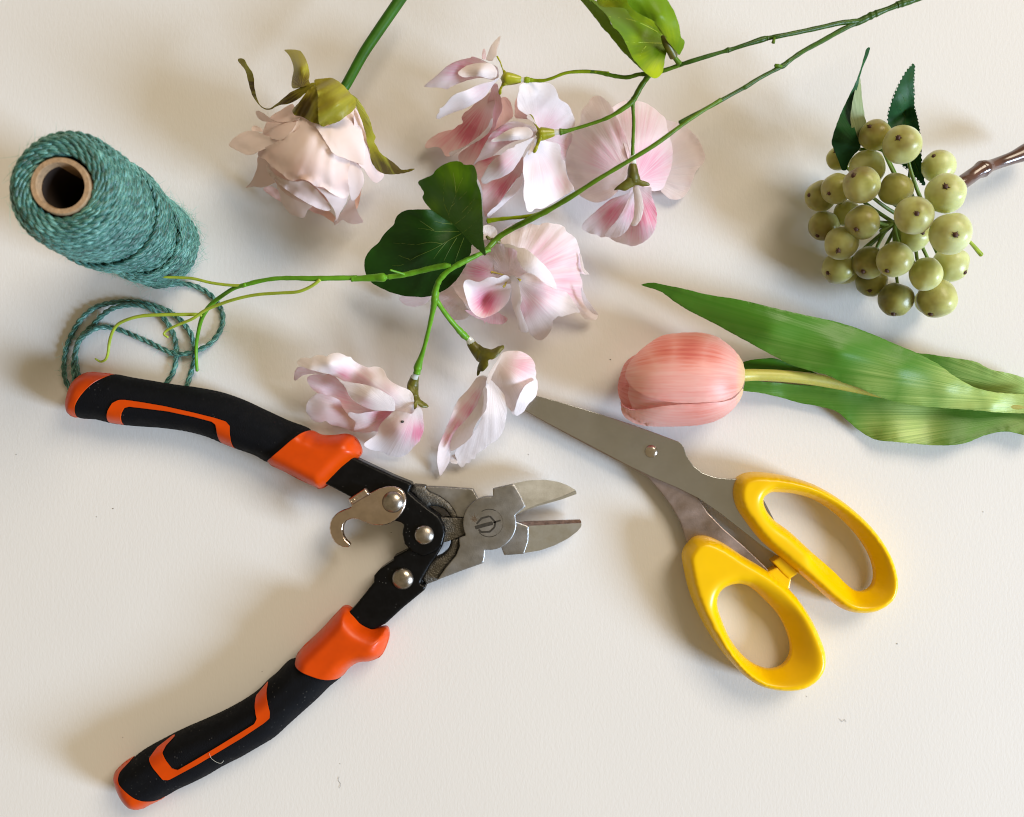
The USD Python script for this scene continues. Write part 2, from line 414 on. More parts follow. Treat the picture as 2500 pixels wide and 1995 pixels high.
plain('stem_bright', (0.12, 0.32, 0.015), rough=0.36, noise=0.3, nscale=220, bump=0.15, bscale=900, spec=0.25)
plain('calyx_olive', (0.125, 0.115, 0.006), rough=0.42, noise=0.5, nscale=150, bump=0.2, bscale=900)
plain('calyx_lime', (0.36, 0.36, 0.006), rough=0.35, noise=0.35, nscale=160, bump=0.15, bscale=900, coat=0.2)
plain('clear_glue', (0.66, 0.68, 0.60), rough=0.12, noise=0.12, nscale=400, coat=0.5, sss=0.4)
plain('rose_stem', (0.028, 0.11, 0.003), rough=0.45, spec=0.2, noise=0.3, nscale=160, bump=0.12, bscale=700)
plain('twig_brown', (0.105, 0.045, 0.032), rough=0.22, noise=0.45, nscale=180, bump=0.2, bscale=500, coat=0.5, rvar=0.08)
plain('berry_scar', (0.085, 0.03, 0.016), rough=0.6, noise=0.5, nscale=900, bump=0.6, bscale=2000)
plain('stamen_olive', (0.42, 0.33, 0.05), rough=0.5, noise=0.3, nscale=400)
plain('speck_dark', (0.06, 0.05, 0.045), rough=0.8)
plain('tulip_stem', (0.50, 0.46, 0.09), rough=0.42, noise=0.18, nscale=150, bump=0.1, bscale=900, sss=0.3)
plain('vein_yellow', (0.10, 0.17, 0.012), rough=0.5, noise=0.4, nscale=200)
plain('vein_bright', (0.20, 0.32, 0.025), rough=0.5, noise=0.4, nscale=200)
plain('vein_lime', (0.40, 0.52, 0.03), rough=0.4, noise=0.2, nscale=200)
petal_mat('petal_pink', (0.91, 0.85, 0.855), (0.84, 0.34, 0.47), vein=0.45, freq=26, trans=0.42, bump=0.6)
petal_mat('petal_blush', (0.88, 0.74, 0.73), (0.77, 0.27, 0.36), vein=0.5, freq=26, trans=0.42, bump=0.6)
petal_mat('petal_rose', (0.92, 0.805, 0.785), (0.86, 0.63, 0.57), vein=0.15, freq=9, trans=0.33, bump=0.25, rough=0.7)
M('petal_tulip', {"a": ("attribute", {"attribute": "pc"}), "s": ("separate_xyz", {}), "mr": ("math", {"math_type": "multiply", "value2": 1.6}), "mt": ("math", {"math_type": "multiply", "value2": 15.0}),
   "c": ("combine_xyz", {"z": 2.2}), "n": ("noise_texture", {"scale": 1.0, "detail": 4.0, "roughness": 0.65}), "k": ("map_range", {"from_min": 0.3, "from_max": 0.72, "to_min": -0.22, "to_max": 0.30}),
   "f": ("math", {"math_type": "add", "use_clamp": True}), "x": ("rgb_ramp", {"ramp": [(0.0, (0.95, 0.53, 0.47)), (0.35, (0.92, 0.41, 0.36)), (0.7, (0.86, 0.255, 0.20)), (1.0, (0.76, 0.14, 0.105))]}),
   "yb": ("map_range", {"from_min": 0.76, "from_max": 0.92, "to_min": 0.0, "to_max": 0.75, "clamp": True}), "y": ("mix_color", {"b": (0.80, 0.68, 0.22)}),
   "b": ("bump", {"strength": 0.3, "distance": 0.0003}), "p": ("principled_bsdf", {"roughness": 0.40, "specular_ior_level": 0.35, "sheen_weight": 0.2, "subsurface_weight": 0.25, "subsurface_scale": 0.002, "subsurface_radius": (1.0, 0.45, 0.35)}),
   "t": ("translucent_bsdf", {}), "m": ("mix_closure", {"fac": 0.22})},
  [("a.vector", "s.vector"), ("s.x", "mr.value1"), ("s.y", "mt.value1"), ("mr.value", "c.x"), ("mt.value", "c.y"), ("c.vector", "n.vector"), ("n.fac", "k.value"), ("k.result", "f.value1"), ("s.z", "f.value2"), ("f.value", "x.fac"),
   ("s.x", "yb.value"), ("yb.result", "y.fac"), ("x.color", "y.a"), ("y.result", "p.base_color"), ("y.result", "t.color"), ("n.fac", "b.height"), ("b.normal", "p.normal"), ("p.BSDF", "m.closure1"), ("t.BSDF", "m.closure2")], "m.closure")
petal_mat('satin_olive', (0.34, 0.305, 0.02), (0.10, 0.062, 0.004), vein=0.8, freq=15, trans=0.12, bump=0.7, rough=0.45, weave=1100, spec=0.3)  # dark streaks paint fold shade into the olive satin
petal_mat('leaf_dark', (0.010, 0.048, 0.002), (0.026, 0.10, 0.004), vein=0.5, freq=8, trans=0.06, bump=0.3, rough=0.42, spec=0.14)
petal_mat('leaf_mid', (0.038, 0.14, 0.002), (0.115, 0.27, 0.003), vein=0.5, freq=8, trans=0.15, bump=0.3, rough=0.42, spec=0.14)
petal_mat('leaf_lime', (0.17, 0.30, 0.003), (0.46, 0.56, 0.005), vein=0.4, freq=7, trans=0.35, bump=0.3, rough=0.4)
petal_mat('leaf_tulip', (0.045, 0.20, 0.002), (0.52, 0.68, 0.20), vein=0.45, freq=120, trans=0.2, bump=0.3, rough=0.37, spec=0.4)
petal_mat('leaf_forest', (0.006, 0.048, 0.013), (0.012, 0.08, 0.02), vein=0.6, freq=14, trans=0.05, bump=0.5, rough=0.5, spec=0.16)
petal_mat('leaf_sage', (0.115, 0.16, 0.055), (0.30, 0.36, 0.19), vein=0.5, freq=30, trans=0.1, bump=0.5, rough=0.5, weave=900)

# ---------------------------------------------------------------- the table top
tb = trimesh.creation.box([1.6, 1.3, 0.03]); tb.apply_translation([0, 0, -0.015])
tp = UsdGeom.Mesh(usdkit.mesh(stage, '/World/table', tb, MATS['white_paint'], smooth=False)).GetPrim()
tag(tp, label='white painted table top with fine orange peel relief', category='table', kind='structure')

# ---------------------------------------------------------------- pruning shears
sh = thing('pruning_shears', 'open black and orange handled wire cutting shears with short steel jaws', 'shears', W(760, 1300, 0))

def handle(view, grip_line, cap, collar, inlay_o, inlay_i, H=16.5, zref=9.0):
    g = group(sh, 'handle')
    cap, grip, collar = (outline(T(view, q)) for q in (cap, grip_line, collar))
    whole = unary_union([cap.buffer(2.5), grip.buffer(2.5), collar.buffer(2.5)]).buffer(-2.5).simplify(0.4)
    if whole.geom_type != 'Polygon': whole = max(whole.geoms, key=lambda q: q.area)
    top = lambda dz: (lambda p, d: 1.0 + H * (0.36 + 0.64 * rnd(d, 46)) + dz * rnd(d, 10) + 0.0)
    bot = lambda p, d: 1.0 + H * 0.36 * (1 - rnd(d, 40))
    obj(g, 'end_cap', solid_data(cap.buffer(0.5), zref, top(0.15), bot, 7, (1.5, 5), whole), 'orange_plastic', 40)
    obj(g, 'grip', solid_data(grip, zref, top(0.0), bot, 7, (1.5, 5), whole), 'black_rubber', 40)
    obj(g, 'collar', solid_data(collar.buffer(0.5), zref, lambda p, d: 1.0 + (H + 1.2) * (0.36 + 0.64 * rnd(d, 38)), bot, 6, (1.5, 5), whole), 'orange_plastic', 40)
    a, b = (Polygon(T(view, q)).buffer(0) for q in (inlay_o, inlay_i))
    r = a.difference(b).buffer(-2.5).buffer(4.5).buffer(-2).intersection(whole.buffer(-0.3))
    r = max(getattr(r, 'geoms', [r]), key=lambda q: q.area)
    obj(g, 'inlay', solid_data(r, zref, top(0.5), lambda p, d: top(-0.6)(p, d), 5, (1.2,), whole), 'orange_plastic', 40)
    return g

handle('p1',
  [(330, 88), (345, 84), (430, 100), (560, 122), (700, 145), (850, 165), (1000, 195), (1130, 240), (1260, 300), (1400, 365), (1545, 430), (1470, 480), (1400, 540), (1340, 590), (1295, 625),
   (1200, 580), (1085, 540), (1010, 510), (900, 465), (780, 435), (640, 415), (500, 405), (410, 397), (325, 385), (230, 362), (125, 347), (160, 280), (200, 215), (270, 140)],
  [(125, 347), (75, 335), (55, 290), (60, 220), (90, 140), (140, 90), (200, 72), (260, 75), (330, 88), (270, 140), (200, 215), (160, 280)],
  [(1545, 430), (1610, 455), (1690, 458), (1760, 450), (1810, 465), (1845, 510), (1860, 560), (1845, 590), (1760, 660), (1660, 760), (1610, 785), (1570, 770), (1400, 685), (1295, 625), (1340, 590), (1400, 540), (1470, 480)],
  [(318, 420), (325, 385), (360, 310), (392, 262), (430, 243), (470, 243), (560, 256), (700, 280), (880, 320), (1000, 350), (1070, 372), (1093, 400), (1092, 470), (1088, 560)],
  [(400, 440), (410, 397), (440, 325), (462, 292), (490, 284), (560, 292), (720, 312), (880, 346), (985, 374), (1008, 392), (1012, 420), (1010, 560)])
handle('p2',
  [(1335, 650), (1280, 662), (1190, 750), (1130, 800), (1060, 870), (950, 945), (830, 1010), (700, 1070), (560, 1130), (440, 1190), (270, 1285), (200, 1340), (150, 1400), (155, 1440), (220, 1510), (320, 1575), (400, 1597),
   (430, 1595), (520, 1545), (620, 1500), (720, 1450), (830, 1385), (960, 1320), (1080, 1250), (1180, 1190), (1280, 1100), (1380, 1010), (1480, 920), (1560, 840), (1650, 760), (1600, 755), (1500, 730), (1400, 690)],
  [(430, 1595), (330, 1650), (260, 1680), (200, 1670), (140, 1610), (100, 1530), (78, 1450), (90, 1420), (150, 1360), (200, 1335), (150, 1400), (155, 1440), (220, 1510), (320, 1575), (400, 1597)],
  [(1690, 288), (1655, 288), (1630, 310), (1500, 450), (1350, 600), (1335, 650), (1400, 690), (1500, 730), (1600, 755), (1650, 760), (1700, 705), (1760, 668), (1850, 655), (1920, 620), (1960, 540), (1972, 480), (1955, 430), (1890, 430), (1790, 385), (1740, 330)],
  [(1040, 905), (1080, 872), (1150, 785), (1158, 850), (1190, 970), (1187, 1008), (1150, 1040), (1000, 1140), (850, 1230), (700, 1320), (570, 1390), (510, 1422), (470, 1420), (420, 1360), (362, 1290), (400, 1230), (510, 1150), (530, 1110)],
  [(1020, 900), (1074, 880), (1082, 930), (1103, 1010), (1085, 1045), (980, 1110), (850, 1190), (700, 1280), (570, 1355), (530, 1345), (455, 1250), (470, 1210), (560, 1110), (700, 1050)])

def sp(view, pts, smooth=False): return outline(T(view, pts), smooth)
def circ(view, x, y, r):
    c = T(view, [(x, y)])[0]; return Point(*c).buffer(r / V[view][2], 24)

# arms: folded black sheet steel
armU = sp('jaw', [(60, 80), (200, -55), (320, -10), (480, 65), (620, 130), (745, 180), (757, 195), (735, 250), (790, 300), (880, 372), (960, 430), (1000, 500), (1008, 560), (985, 650), (930, 700), (840, 735), (755, 700), (700, 640), (684, 560), (696, 500), (670, 478), (600, 462), (500, 400), (270, 275), (90, 180)])
armU = armU.buffer(3).buffer(-6).buffer(3)
armL = sp('jaw', [(250, 1190), (330, 1105), (470, 930), (472, 880), (510, 835), (620, 762), (614, 742), (718, 690), (800, 600), (1000, 590), (985, 660), (945, 730), (900, 790), (862, 855), (832, 905), (820, 938), (860, 952), (855, 985), (690, 1120), (560, 1240), (380, 1330)])
armL = armL.buffer(3).buffer(-6).buffer(3)
dU = lambda z0, z1: dict(ztop=lambda p, d: z1 - 1.2 * (1 - rnd(d, 7)), zbot=lambda p, d: z0 + 0 * d)
obj(sh, 'arm', solid_data(armL, 11.5, step=14, rings=(1.0, 3, 7), **dU(3.0, 12.0)), 'black_paint', 40)
obj(sh, 'arm', solid_data(armU, 13.0, step=14, rings=(1.0, 3, 7), **dU(5.0, 13.4)), 'black_paint', 40)

# jaws
disc = circ('jaw', 1340, 485, 202)
bladeB = sp('jaw', [(1425, 660), (1450, 727), (1600, 716), (1632, 620), (1634, 508), (1545, 478), (1400, 430), (1300, 520)])
tangB = sp('jaw', [(848, 208), (1010, 214), (1215, 228), (1255, 305), (1340, 400), (1300, 600), (1170, 570), (1150, 445), (1095, 442), (1075, 390), (1030, 330), (960, 280), (882, 245)])
under = unary_union([disc.buffer(-3), bladeB, tangB]).buffer(1).buffer(-1)
jB = obj(sh, 'jaw', plate(under, 4.0, 8.6, 3), 'jaw_steel', 40)
obj(jB, 'cutting_edge', solid_data(sp('jaw', [(1634, 506), (2034, 486), (2028, 515), (2000, 550), (1930, 605), (1830, 658), (1720, 697), (1603, 717), (1632, 620)]), 8.6,
    lambda p, d: 8.3 - 2.4 * np.clip((p[:, 1] - 1286) / 68, 0, 1), lambda p, d: 3.6 + 0 * d, 6), 'ground_steel', 30)
obj(jB, 'bevel', solid_data(sp('jaw', [(1546, 488), (1630, 479), (2030, 466), (2034, 488), (1640, 510)]), 8.6, lambda p, d: 8.2 - 2.5 * np.clip((1285 - p[:, 1]) / 12, 0, 1), lambda p, d: 3.6 + 0 * d, 5), 'edge_reflection', 30)
ringC = sp('jaw', [(742, 240), (772, 198), (850, 206), (882, 246), (960, 280), (1030, 330), (1075, 390), (1096, 442), (1060, 452), (1040, 420), (1005, 380), (955, 356), (900, 350), (870, 362), (800, 300)])
ringD = sp('jaw', [(1112, 600), (1116, 660), (1088, 730), (1012, 820), (947, 912), (862, 944), (830, 905), (880, 800), (935, 752), (985, 730), (1030, 690), (1052, 640), (1056, 606)])
obj(sh, 'cast_rim', solid_data(ringC.buffer(2), 9.0, lambda p, d: 6.6 + 2.4 * rnd(d, 7), lambda p, d: 3.5 + 0 * d, 6, (1.5, 4)), 'cast_steel', 50)
obj(sh, 'cast_rim', solid_data(ringD.buffer(2), 9.0, lambda p, d: 6.6 + 2.8 * rnd(d, 7), lambda p, d: 3.5 + 0 * d, 6, (1.5, 4)), 'cast_steel', 50)
obj(sh, 'neck_plate', plate(sp('jaw', [(960, 440), (1150, 447), (1200, 480), (1200, 560), (1158, 574), (1062, 612), (960, 640)]), 4.0, 9.4, 3), 'cast_steel', 40)
tangA = sp('jaw', [(1108, 600), (1160, 576), (1300, 520), (1400, 600), (1306, 690), (1303, 730), (1293, 786), (1150, 836), (946, 914), (1010, 820), (1086, 730), (1114, 660)])
baseA = sp('jaw', [(1300, 400), (1367, 285), (1365, 226), (1450, 205), (1522, 190), (1576, 280), (1612, 360), (1535, 425), (1530, 480), (1400, 520)])
over = unary_union([disc, tangA, baseA]).buffer(1).buffer(-1)
jA = obj(sh, 'jaw', plate(over, 8.7, 12.0, 3.5), 'jaw_steel', 40)
obj(jA, 'cutting_edge', solid_data(sp('jaw', [(1523, 190), (1640, 166), (1760, 162), (1860, 178), (1930, 204), (1993, 241), (1880, 290), (1700, 345), (1600, 385), (1537, 416), (1613, 360), (1577, 280)]), 12.0,
    lambda p, d: 11.8 - 2.6 * np.clip((1255 - p[:, 1]) / 85, 0, 1), lambda p, d: 7.5 + 0 * d, 6), 'ground_steel', 30)
obj(jA, 'bevel', solid_data(sp('jaw', [(1993, 243), (1996, 268), (1880, 310), (1700, 360), (1600, 396), (1536, 428), (1537, 417), (1600, 386), (1700, 346), (1880, 291)]), 12.0, lambda p, d: 10.6 + 0 * d, lambda p, d: 7.0 + 0 * d, 5), 'ground_steel', 30)

# the stamped mark on the pivot disc
def strokes(view, lines, w, z0, z1):
    g = unary_union([LineString(T(view, l)).buffer(w / V[view][2], cap_style='flat') for l in lines])
    return join([solid_data(q, z1, lambda p, d: z1 + 0 * d, lambda p, d: z0 + 0 * d, 8) for q in getattr(g, 'geoms', [g])])
arc = lambda a0, a1, r=104: [(1338 + r * math.cos(math.radians(a)), 484 + r * math.sin(math.radians(a))) for a in np.linspace(a0, a1, 18)]
mk = [strokes('jaw', [[(1242, 492), (1280, 448), (1342, 432)], [(1342, 432), (1384, 478), (1378, 515), (1342, 550), (1275, 552), (1258, 530)]], 7, 11.9, 12.05),
      strokes('jaw', [[(1232, 520), (1300, 500), (1366, 484)]], 14, 11.9, 12.06), strokes('jaw', [[(1366, 482), (1424, 463)]], 6, 11.9, 12.05),
      strokes('jaw', [arc(-125, -60), arc(55, 140)], 3.0, 11.9, 12.04), strokes('jaw', [arc(-60, 55)], 1.0, 11.9, 12.04)]
obj(jA, 'stamped_mark', join(mk), 'dark_mark', False)

lr_ = np.random.default_rng(4)
fan = []
for k in range(46):                                # a fan of brown scuffs beside the mark
    a = math.radians(lr_.normal(255, 38)); L = lr_.uniform(12, 62)
    x, y = 1228 + lr_.normal(0, 10), 462 + lr_.normal(0, 8)
    fan.append([(x, y), (x + L * math.cos(a) * .8, y + L * math.sin(a))])
obj(jA, 'rust_stain', strokes('jaw', fan, 0.9, 11.95, 12.02), 'rust_scuff', False)
def rivet(x, y, r, z, h):
    c = T('jaw', [(x, y)])[0]
    c3 = W(c[0], c[1], (z + h) / 1000)
    R = r / 3.08 / PPM * (1 - z / 1000 / CAM)
    prof = [(0, h), (R * 0.18, h * 0.99), (R * 0.25, h * 0.93), (R * 0.5, h * 0.86), (R * 0.75, h * 0.64), (R * 0.93, h * 0.34), (R, 0.1), (R, -1.0)]
    m = trimesh.creation.revolve([(a, b / 1000 if i or True else b) for i, (a, b) in enumerate(prof)], sections=40)
    m.apply_translation([c3[0], c3[1], z / 1000])
    obj(sh, 'rivet', m, 'rivet_steel', 50)
rivet(845, 578, 76, 13.2, 2.2)
rivet(682, 910, 83, 11.9, 2.4)
rivet(608, 330, 84, 15.0, 2.6)
latch = outline(T('jaw', [(432, 262), (470, 240), (520, 218), (575, 206), (635, 208), (690, 240), (714, 295), (712, 345), (690, 400), (650, 450), (590, 488), (530, 503), (465, 500), (400, 478), (345, 456), (300, 455), (262, 472), (242, 510), (240, 560), (262, 606), (294, 640), (284, 664), (235, 666), (180, 636), (145, 580), (134, 520), (148, 460), (190, 412), (240, 384), (288, 368), (300, 350), (305, 330), (360, 295)]))
obj(sh, 'safety_latch', solid_data(latch, 15.3, lambda p, d: 13.4 + 1.9 * (0.4 + 0.6 * rnd(d, 6)), lambda p, d: 13.2 + 0 * d, 7, (1.2, 3, 6)), 'latch_steel', 60)
obj(sh, 'latch_tab', solid_data(sp('jaw', [(273, 310), (285, 296), (398, 220), (412, 222), (430, 250), (444, 266), (310, 348), (292, 346)]), 16.6, lambda p, d: 15.0 + 1.7 * rnd(d, 7) - 0.5 * rnd(d - 7, 5), lambda p, d: 13.2 + 0 * d, 5, (1.2, 3, 6)), 'latch_steel', 50)

# ---------------------------------------------------------------- scissors
sc = thing('scissors', 'pair of scissors with glossy yellow loop handles and grey steel blades', 'scissors', W(1750, 1300, 0))
b2 = sp('sci', [(-15, 128), (40, 132), (160, 200), (400, 330), (600, 432), (690, 482), (760, 560), (820, 640), (865, 720), (890, 800), (905, 845), (960, 960), (1150, 980), (1340, 985), (1200, 850), (1090, 757), (1010, 675), (960, 598), (850, 400), (700, 240), (300, 110), (60, 70)]).buffer(2).buffer(-2)
bl2 = obj(sc, 'blade', solid_data(b2, 6.0, lambda p, d: 6.0 - 0.25 * (1 - rnd(d, 3)), lambda p, d: 4.4 + 0 * d, 16, (1, 3)), 'scissor_steel_dark', 40)
b1 = sp('sci', [(-20, 70), (20, 52), (105, 55), (240, 92), (430, 150), (600, 205), (740, 255), (862, 301), (882, 328), (897, 375), (932, 425), (985, 465), (1050, 487), (1110, 494), (1165, 494), (1260, 520), (1420, 830), (1390, 907), (1300, 850), (1200, 772), (1080, 678), (960, 595), (850, 540), (720, 485), (600, 427), (400, 322), (160, 196), (45, 133)]).buffer(2).buffer(-2)
bl1 = obj(sc, 'blade', solid_data(b1, 7.9, lambda p, d: 7.9 - 0.12 * (1 - rnd(d, 1.5)), lambda p, d: 6.3 + 0 * d, 16, (0.7, 1.5)), 'scissor_steel', 40)
c = T('sci', [(712, 350)])[0]; c3 = W(c[0], c[1], 0.0088)
R = 33 / 2.156 / PPM
scr = trimesh.creation.revolve([(0, 0.0011), (R * 0.55, 0.0010), (R * 0.9, 0.0007), (R, 0.0003), (R, -0.0006)], sections=32)
scr.apply_translation([c3[0], c3[1], 0.0078])
obj(sc, 'pivot_screw', scr, 'screw_steel', 40)
def loop(out, hole, hc, H, z0, R_o, R_r, R_l):
    o, h = outline(T('sci', out)), outline(T('sci', hole))
    poly = o.difference(h)
    ext, inn = ring_points(o.exterior, 1.2), ring_points(h.exterior, 1.2)
    te, ti = cKDTree(ext), cKDTree(inn)
    hx, hy = T('sci', [hc])[0]
    def top(p, d):
        de, di = te.query(p)[0], ti.query(p)[0]
        a = np.arctan2(p[:, 1] - hy, p[:, 0] - hx)
        w = np.clip(0.5 + 0.75 * np.cos(a - 0.5), 0, 1)
        Ri = R_l + (R_r - R_l) * w
        tot = de + di
        RI = np.minimum(Ri, tot * 0.74); q = np.clip(di / RI, 0, 1); lin = 0.12 + 0.88 * (q - 0.12 * q ** 6)
        A, B = rnd(de, np.minimum(R_o, tot * 0.42)) + 1e-3, (1 - w) * rnd(di, RI) + w * np.minimum(lin, rnd(di, 5)) + 1e-3
        e = np.clip((A ** -7 + B ** -7) ** (-1 / 7), 0, 1)
        return z0 + H * (0.30 + 0.70 * e)
    def bot(p, d): return z0 + H * 0.30 * (1 - rnd(np.minimum(te.query(p)[0], ti.query(p)[0]), 14))
    v, f = solid_data(poly, 9.0, top, bot, 3.5, (1.2, 3, 6))
    m = trimesh.Trimesh(v, f, process=False); n = len(v) // 2
    adj = m.edges_unique; z = v[:, 2].copy(); inner = np.ones(n, bool); inner[np.unique(border(f[(f < n).all(1)]))] = False
    for _ in range(6):
        acc, cnt = np.zeros(len(v)), np.zeros(len(v))
        np.add.at(acc, adj[:, 0], z[adj[:, 1]]); np.add.at(acc, adj[:, 1], z[adj[:, 0]]); np.add.at(cnt, adj[:, 0], 1); np.add.at(cnt, adj[:, 1], 1)
        zn = 0.5 * z + 0.5 * acc / np.maximum(cnt, 1)
        z[:n][inner] = zn[:n][inner]
    v[:, 2] = z
    m = trimesh.Trimesh(v, f, process=False)
    trimesh.smoothing.filter_taubin(m, lamb=0.5, nu=0.53, iterations=14)
    return np.array(m.vertices), f
out1 = [(1165, 494), (1200, 470), (1250, 460), (1340, 465), (1450, 485), (1560, 520), (1680, 585), (1790, 670), (1880, 760), (1950, 860), (1990, 950), (2006, 1040), (1992, 1110), (1950, 1160), (1880, 1195), (1790, 1200), (1720, 1180), (1640, 1120), (1560, 1050), (1490, 990), (1440, 950), (1388, 905), (1290, 820), (1210, 720), (1160, 640), (1145, 560)]
hol1 = [(1390, 567), (1470, 575), (1560, 600), (1650, 650), (1740, 725), (1820, 815), (1875, 910), (1897, 1000), (1885, 1060), (1850, 1088), (1800, 1088), (1750, 1055), (1680, 985), (1560, 880), (1440, 770), (1360, 710), (1315, 650), (1305, 600), (1340, 570)]
out2 = [(905, 840), (940, 805), (1000, 798), (1080, 828), (1200, 905), (1300, 965), (1390, 1030), (1470, 1110), (1540, 1210), (1590, 1310), (1623, 1410), (1618, 1490), (1580, 1550), (1510, 1595), (1420, 1608), (1320, 1595), (1240, 1560), (1150, 1480), (1060, 1370), (980, 1240), (920, 1100), (890, 980), (880, 890)]
hol2 = [(1150, 1050), (1210, 1055), (1260, 1085), (1330, 1150), (1390, 1220), (1435, 1310), (1453, 1390), (1440, 1450), (1400, 1490), (1340, 1502), (1270, 1480), (1200, 1430), (1130, 1340), (1085, 1240), (1060, 1150), (1080, 1085)]
obj(sc, 'handle', loop(out1, hol1, (1600, 850), 14.0, 2.0, 20, 60, 34), 'yellow_plastic', True)
obj(sc, 'handle', loop(out2, hol2, (1260, 1280), 15.0, 2.0, 20, 74, 40), 'yellow_plastic', True)
obj(sc, 'stop', plate(sp('sci', [(1352, 930), (1395, 903), (1450, 945), (1492, 988), (1440, 1022), (1405, 990)]), 3.0, 9.6, 5), 'yellow_plastic', 40)
obj(sc, 'stop', plate(sp('sci', [(1325, 985), (1376, 960), (1449, 1022), (1438, 1075), (1380, 1060)]), 3.0, 9.0, 5), 'yellow_plastic', 40)

# ---------------------------------------------------------------- tulip
tu = thing('tulip', 'fresh coral pink tulip lying on its side with broad green leaves', 'tulip', W(1700, 960, 0))
_c = T('tul', [(385, 565)])[0]
AX, AY = 330 / 2.1137, 242 / 2.1137
def tulip_dome(sc=1.0, sign=1, zc=18.5, hz=18.0):
    def f(p):
        u, v = (p[:, 0] - _c[0]) / AX, (p[:, 1] - _c[1]) / AY
        q = np.clip(1 - np.abs(v) ** 2.1 * 0.97 - np.abs(u) ** 2.6 * 0.92, 0.004, 1) ** 0.5
        return zc + sign * hz * sc * q
    return f
def meridian(p):
    u, v = (p[:, 0] - _c[0]) / AX, (p[:, 1] - _c[1]) / AY
    w = np.sqrt(np.clip(1 - np.clip(np.abs(u), 0, 1) ** 2.2 * 0.85, 0.05, 1))
    return np.stack([u * 0.9, np.arcsin(np.clip(v / w, -1, 1)) * 1.1], -1)
whole = [(715, 530), (700, 470), (650, 405), (580, 350), (500, 325), (400, 325), (300, 336), (240, 365), (180, 410), (130, 465), (90, 520), (64, 590), (72, 650), (78, 712), (90, 750), (150, 790), (240, 805), (350, 805), (470, 798), (560, 778), (640, 730), (690, 660), (712, 590)]
TB = (712, 560)
obj_ = sheet(tu, 'petal', 'petal_tulip', 'tul', whole, None, zf=tulip_dome(0.94, -1), base=TB, pcf=meridian, wr=0.1, ruf=0, blush0=0.35, label='underside petal resting on the table')
sheet(tu, 'petal', 'petal_tulip', 'tul', [(180, 430), (105, 470), (70, 550), (60, 605), (68, 655), (95, 690), (140, 705), (200, 690), (240, 600), (230, 480)], -6.0, zf=tulip_dome(0.92), base=TB, pcf=meridian, wr=0.2, ruf=0.2, blush=[(80, 600, 110, 0.9)], blush0=0.5)
sheet(tu, 'petal', 'petal_tulip', 'tul', [(130, 575), (105, 588), (80, 625), (74, 665), (95, 700), (128, 716), (180, 712), (220, 660), (200, 600)], -4.5, zf=tulip_dome(0.96), base=TB, pcf=meridian, wr=0.2, ruf=0.2, blush0=0.75, bulge=1.2)
sheet(tu, 'petal', 'petal_tulip', 'tul', [(110, 555), (118, 600), (112, 640), (128, 690), (140, 716), (220, 716), (330, 705), (430, 696), (520, 690), (560, 640), (400, 600), (240, 570), (160, 545)], -1.8, zf=tulip_dome(0.98), base=TB, pcf=meridian, wr=0.15, ruf=0.1, blush=[(200, 700, 130, 0.35), (110, 600, 60, 0.4)], blush0=0.12, bulge=0.5)
sheet(tu, 'petal', 'petal_tulip', 'tul', [(75, 712), (82, 706), (130, 722), (200, 717), (290, 702), (380, 693), (480, 687), (600, 678), (660, 660), (705, 610), (695, 660), (640, 730), (560, 779), (470, 799), (350, 806), (240, 806), (150, 791), (92, 752)], 0.2, zf=tulip_dome(1.0), base=TB, pcf=meridian, wr=0.15, ruf=0.25, blush=[(480, 790, 150, 0.45)], blush0=0.08, bulge=0.8)
sheet(tu, 'petal', 'petal_tulip', 'tul', [(716, 545), (702, 470), (645, 396), (565, 341), (480, 322), (380, 324), (290, 338), (220, 378), (150, 440), (108, 500), (100, 548), (118, 585), (150, 618), (210, 650), (295, 674), (380, 684), (480, 683), (600, 673), (660, 648), (700, 606)], 0.5, zf=tulip_dome(1.0), base=TB, pcf=meridian, wr=0.22, ruf=0.1, blush=[(430, 405, 110, 0.95), (300, 400, 90, 0.8), (540, 430, 80, 0.7), (200, 470, 70, 0.5), (640, 600, 70, 0.45), (300, 660, 60, 0.3)], blush0=0.14, bulge=0.9, wfreq=14)
tube(tu, 'stem', 'tulip_stem', 'tul', [(660, 545, 17, 34), (760, 540, 14.5, 31), (900, 545, 13, 31), (1050, 560, 11, 31), (1200, 585, 9, 31), (1500, 640, 7, 32), (2000, 690, 7, 33), (2300, 710, 7, 34)], sides=20)
gl = 'leaf_tulip'
sheet(tu, 'leaf', gl, 'tul', [(1500, 470), (1560, 432), (1640, 430), (1720, 442), (1820, 456), (1905, 472), (1985, 512), (2080, 532), (2160, 556), (2260, 590), (2260, 690), (2000, 680), (1700, 600)], [(1620, 430, 9), (2160, 560, 8), (2160, 640, 3.5), (1700, 560, 4), (1900, 480, 10)], base=(2300, 660), wr=0.5, ruf=0.4, blush=[(2150, 600, 280, 0.85), (1900, 520, 170, 0.55)], blush0=0.12, bulge=0.8, th=0.6)
sheet(tu, 'leaf', gl, 'tul', [(690, 490), (720, 470), (790, 458), (870, 455), (960, 488), (1060, 520), (1120, 560), (900, 560), (740, 530)], [(700, 490, 8), (1100, 540, 6), (860, 455, 10)], base=(1120, 540), wr=0.3, ruf=0.1, bulge=0.3, th=0.6, label='short dark leaf showing behind the stem')
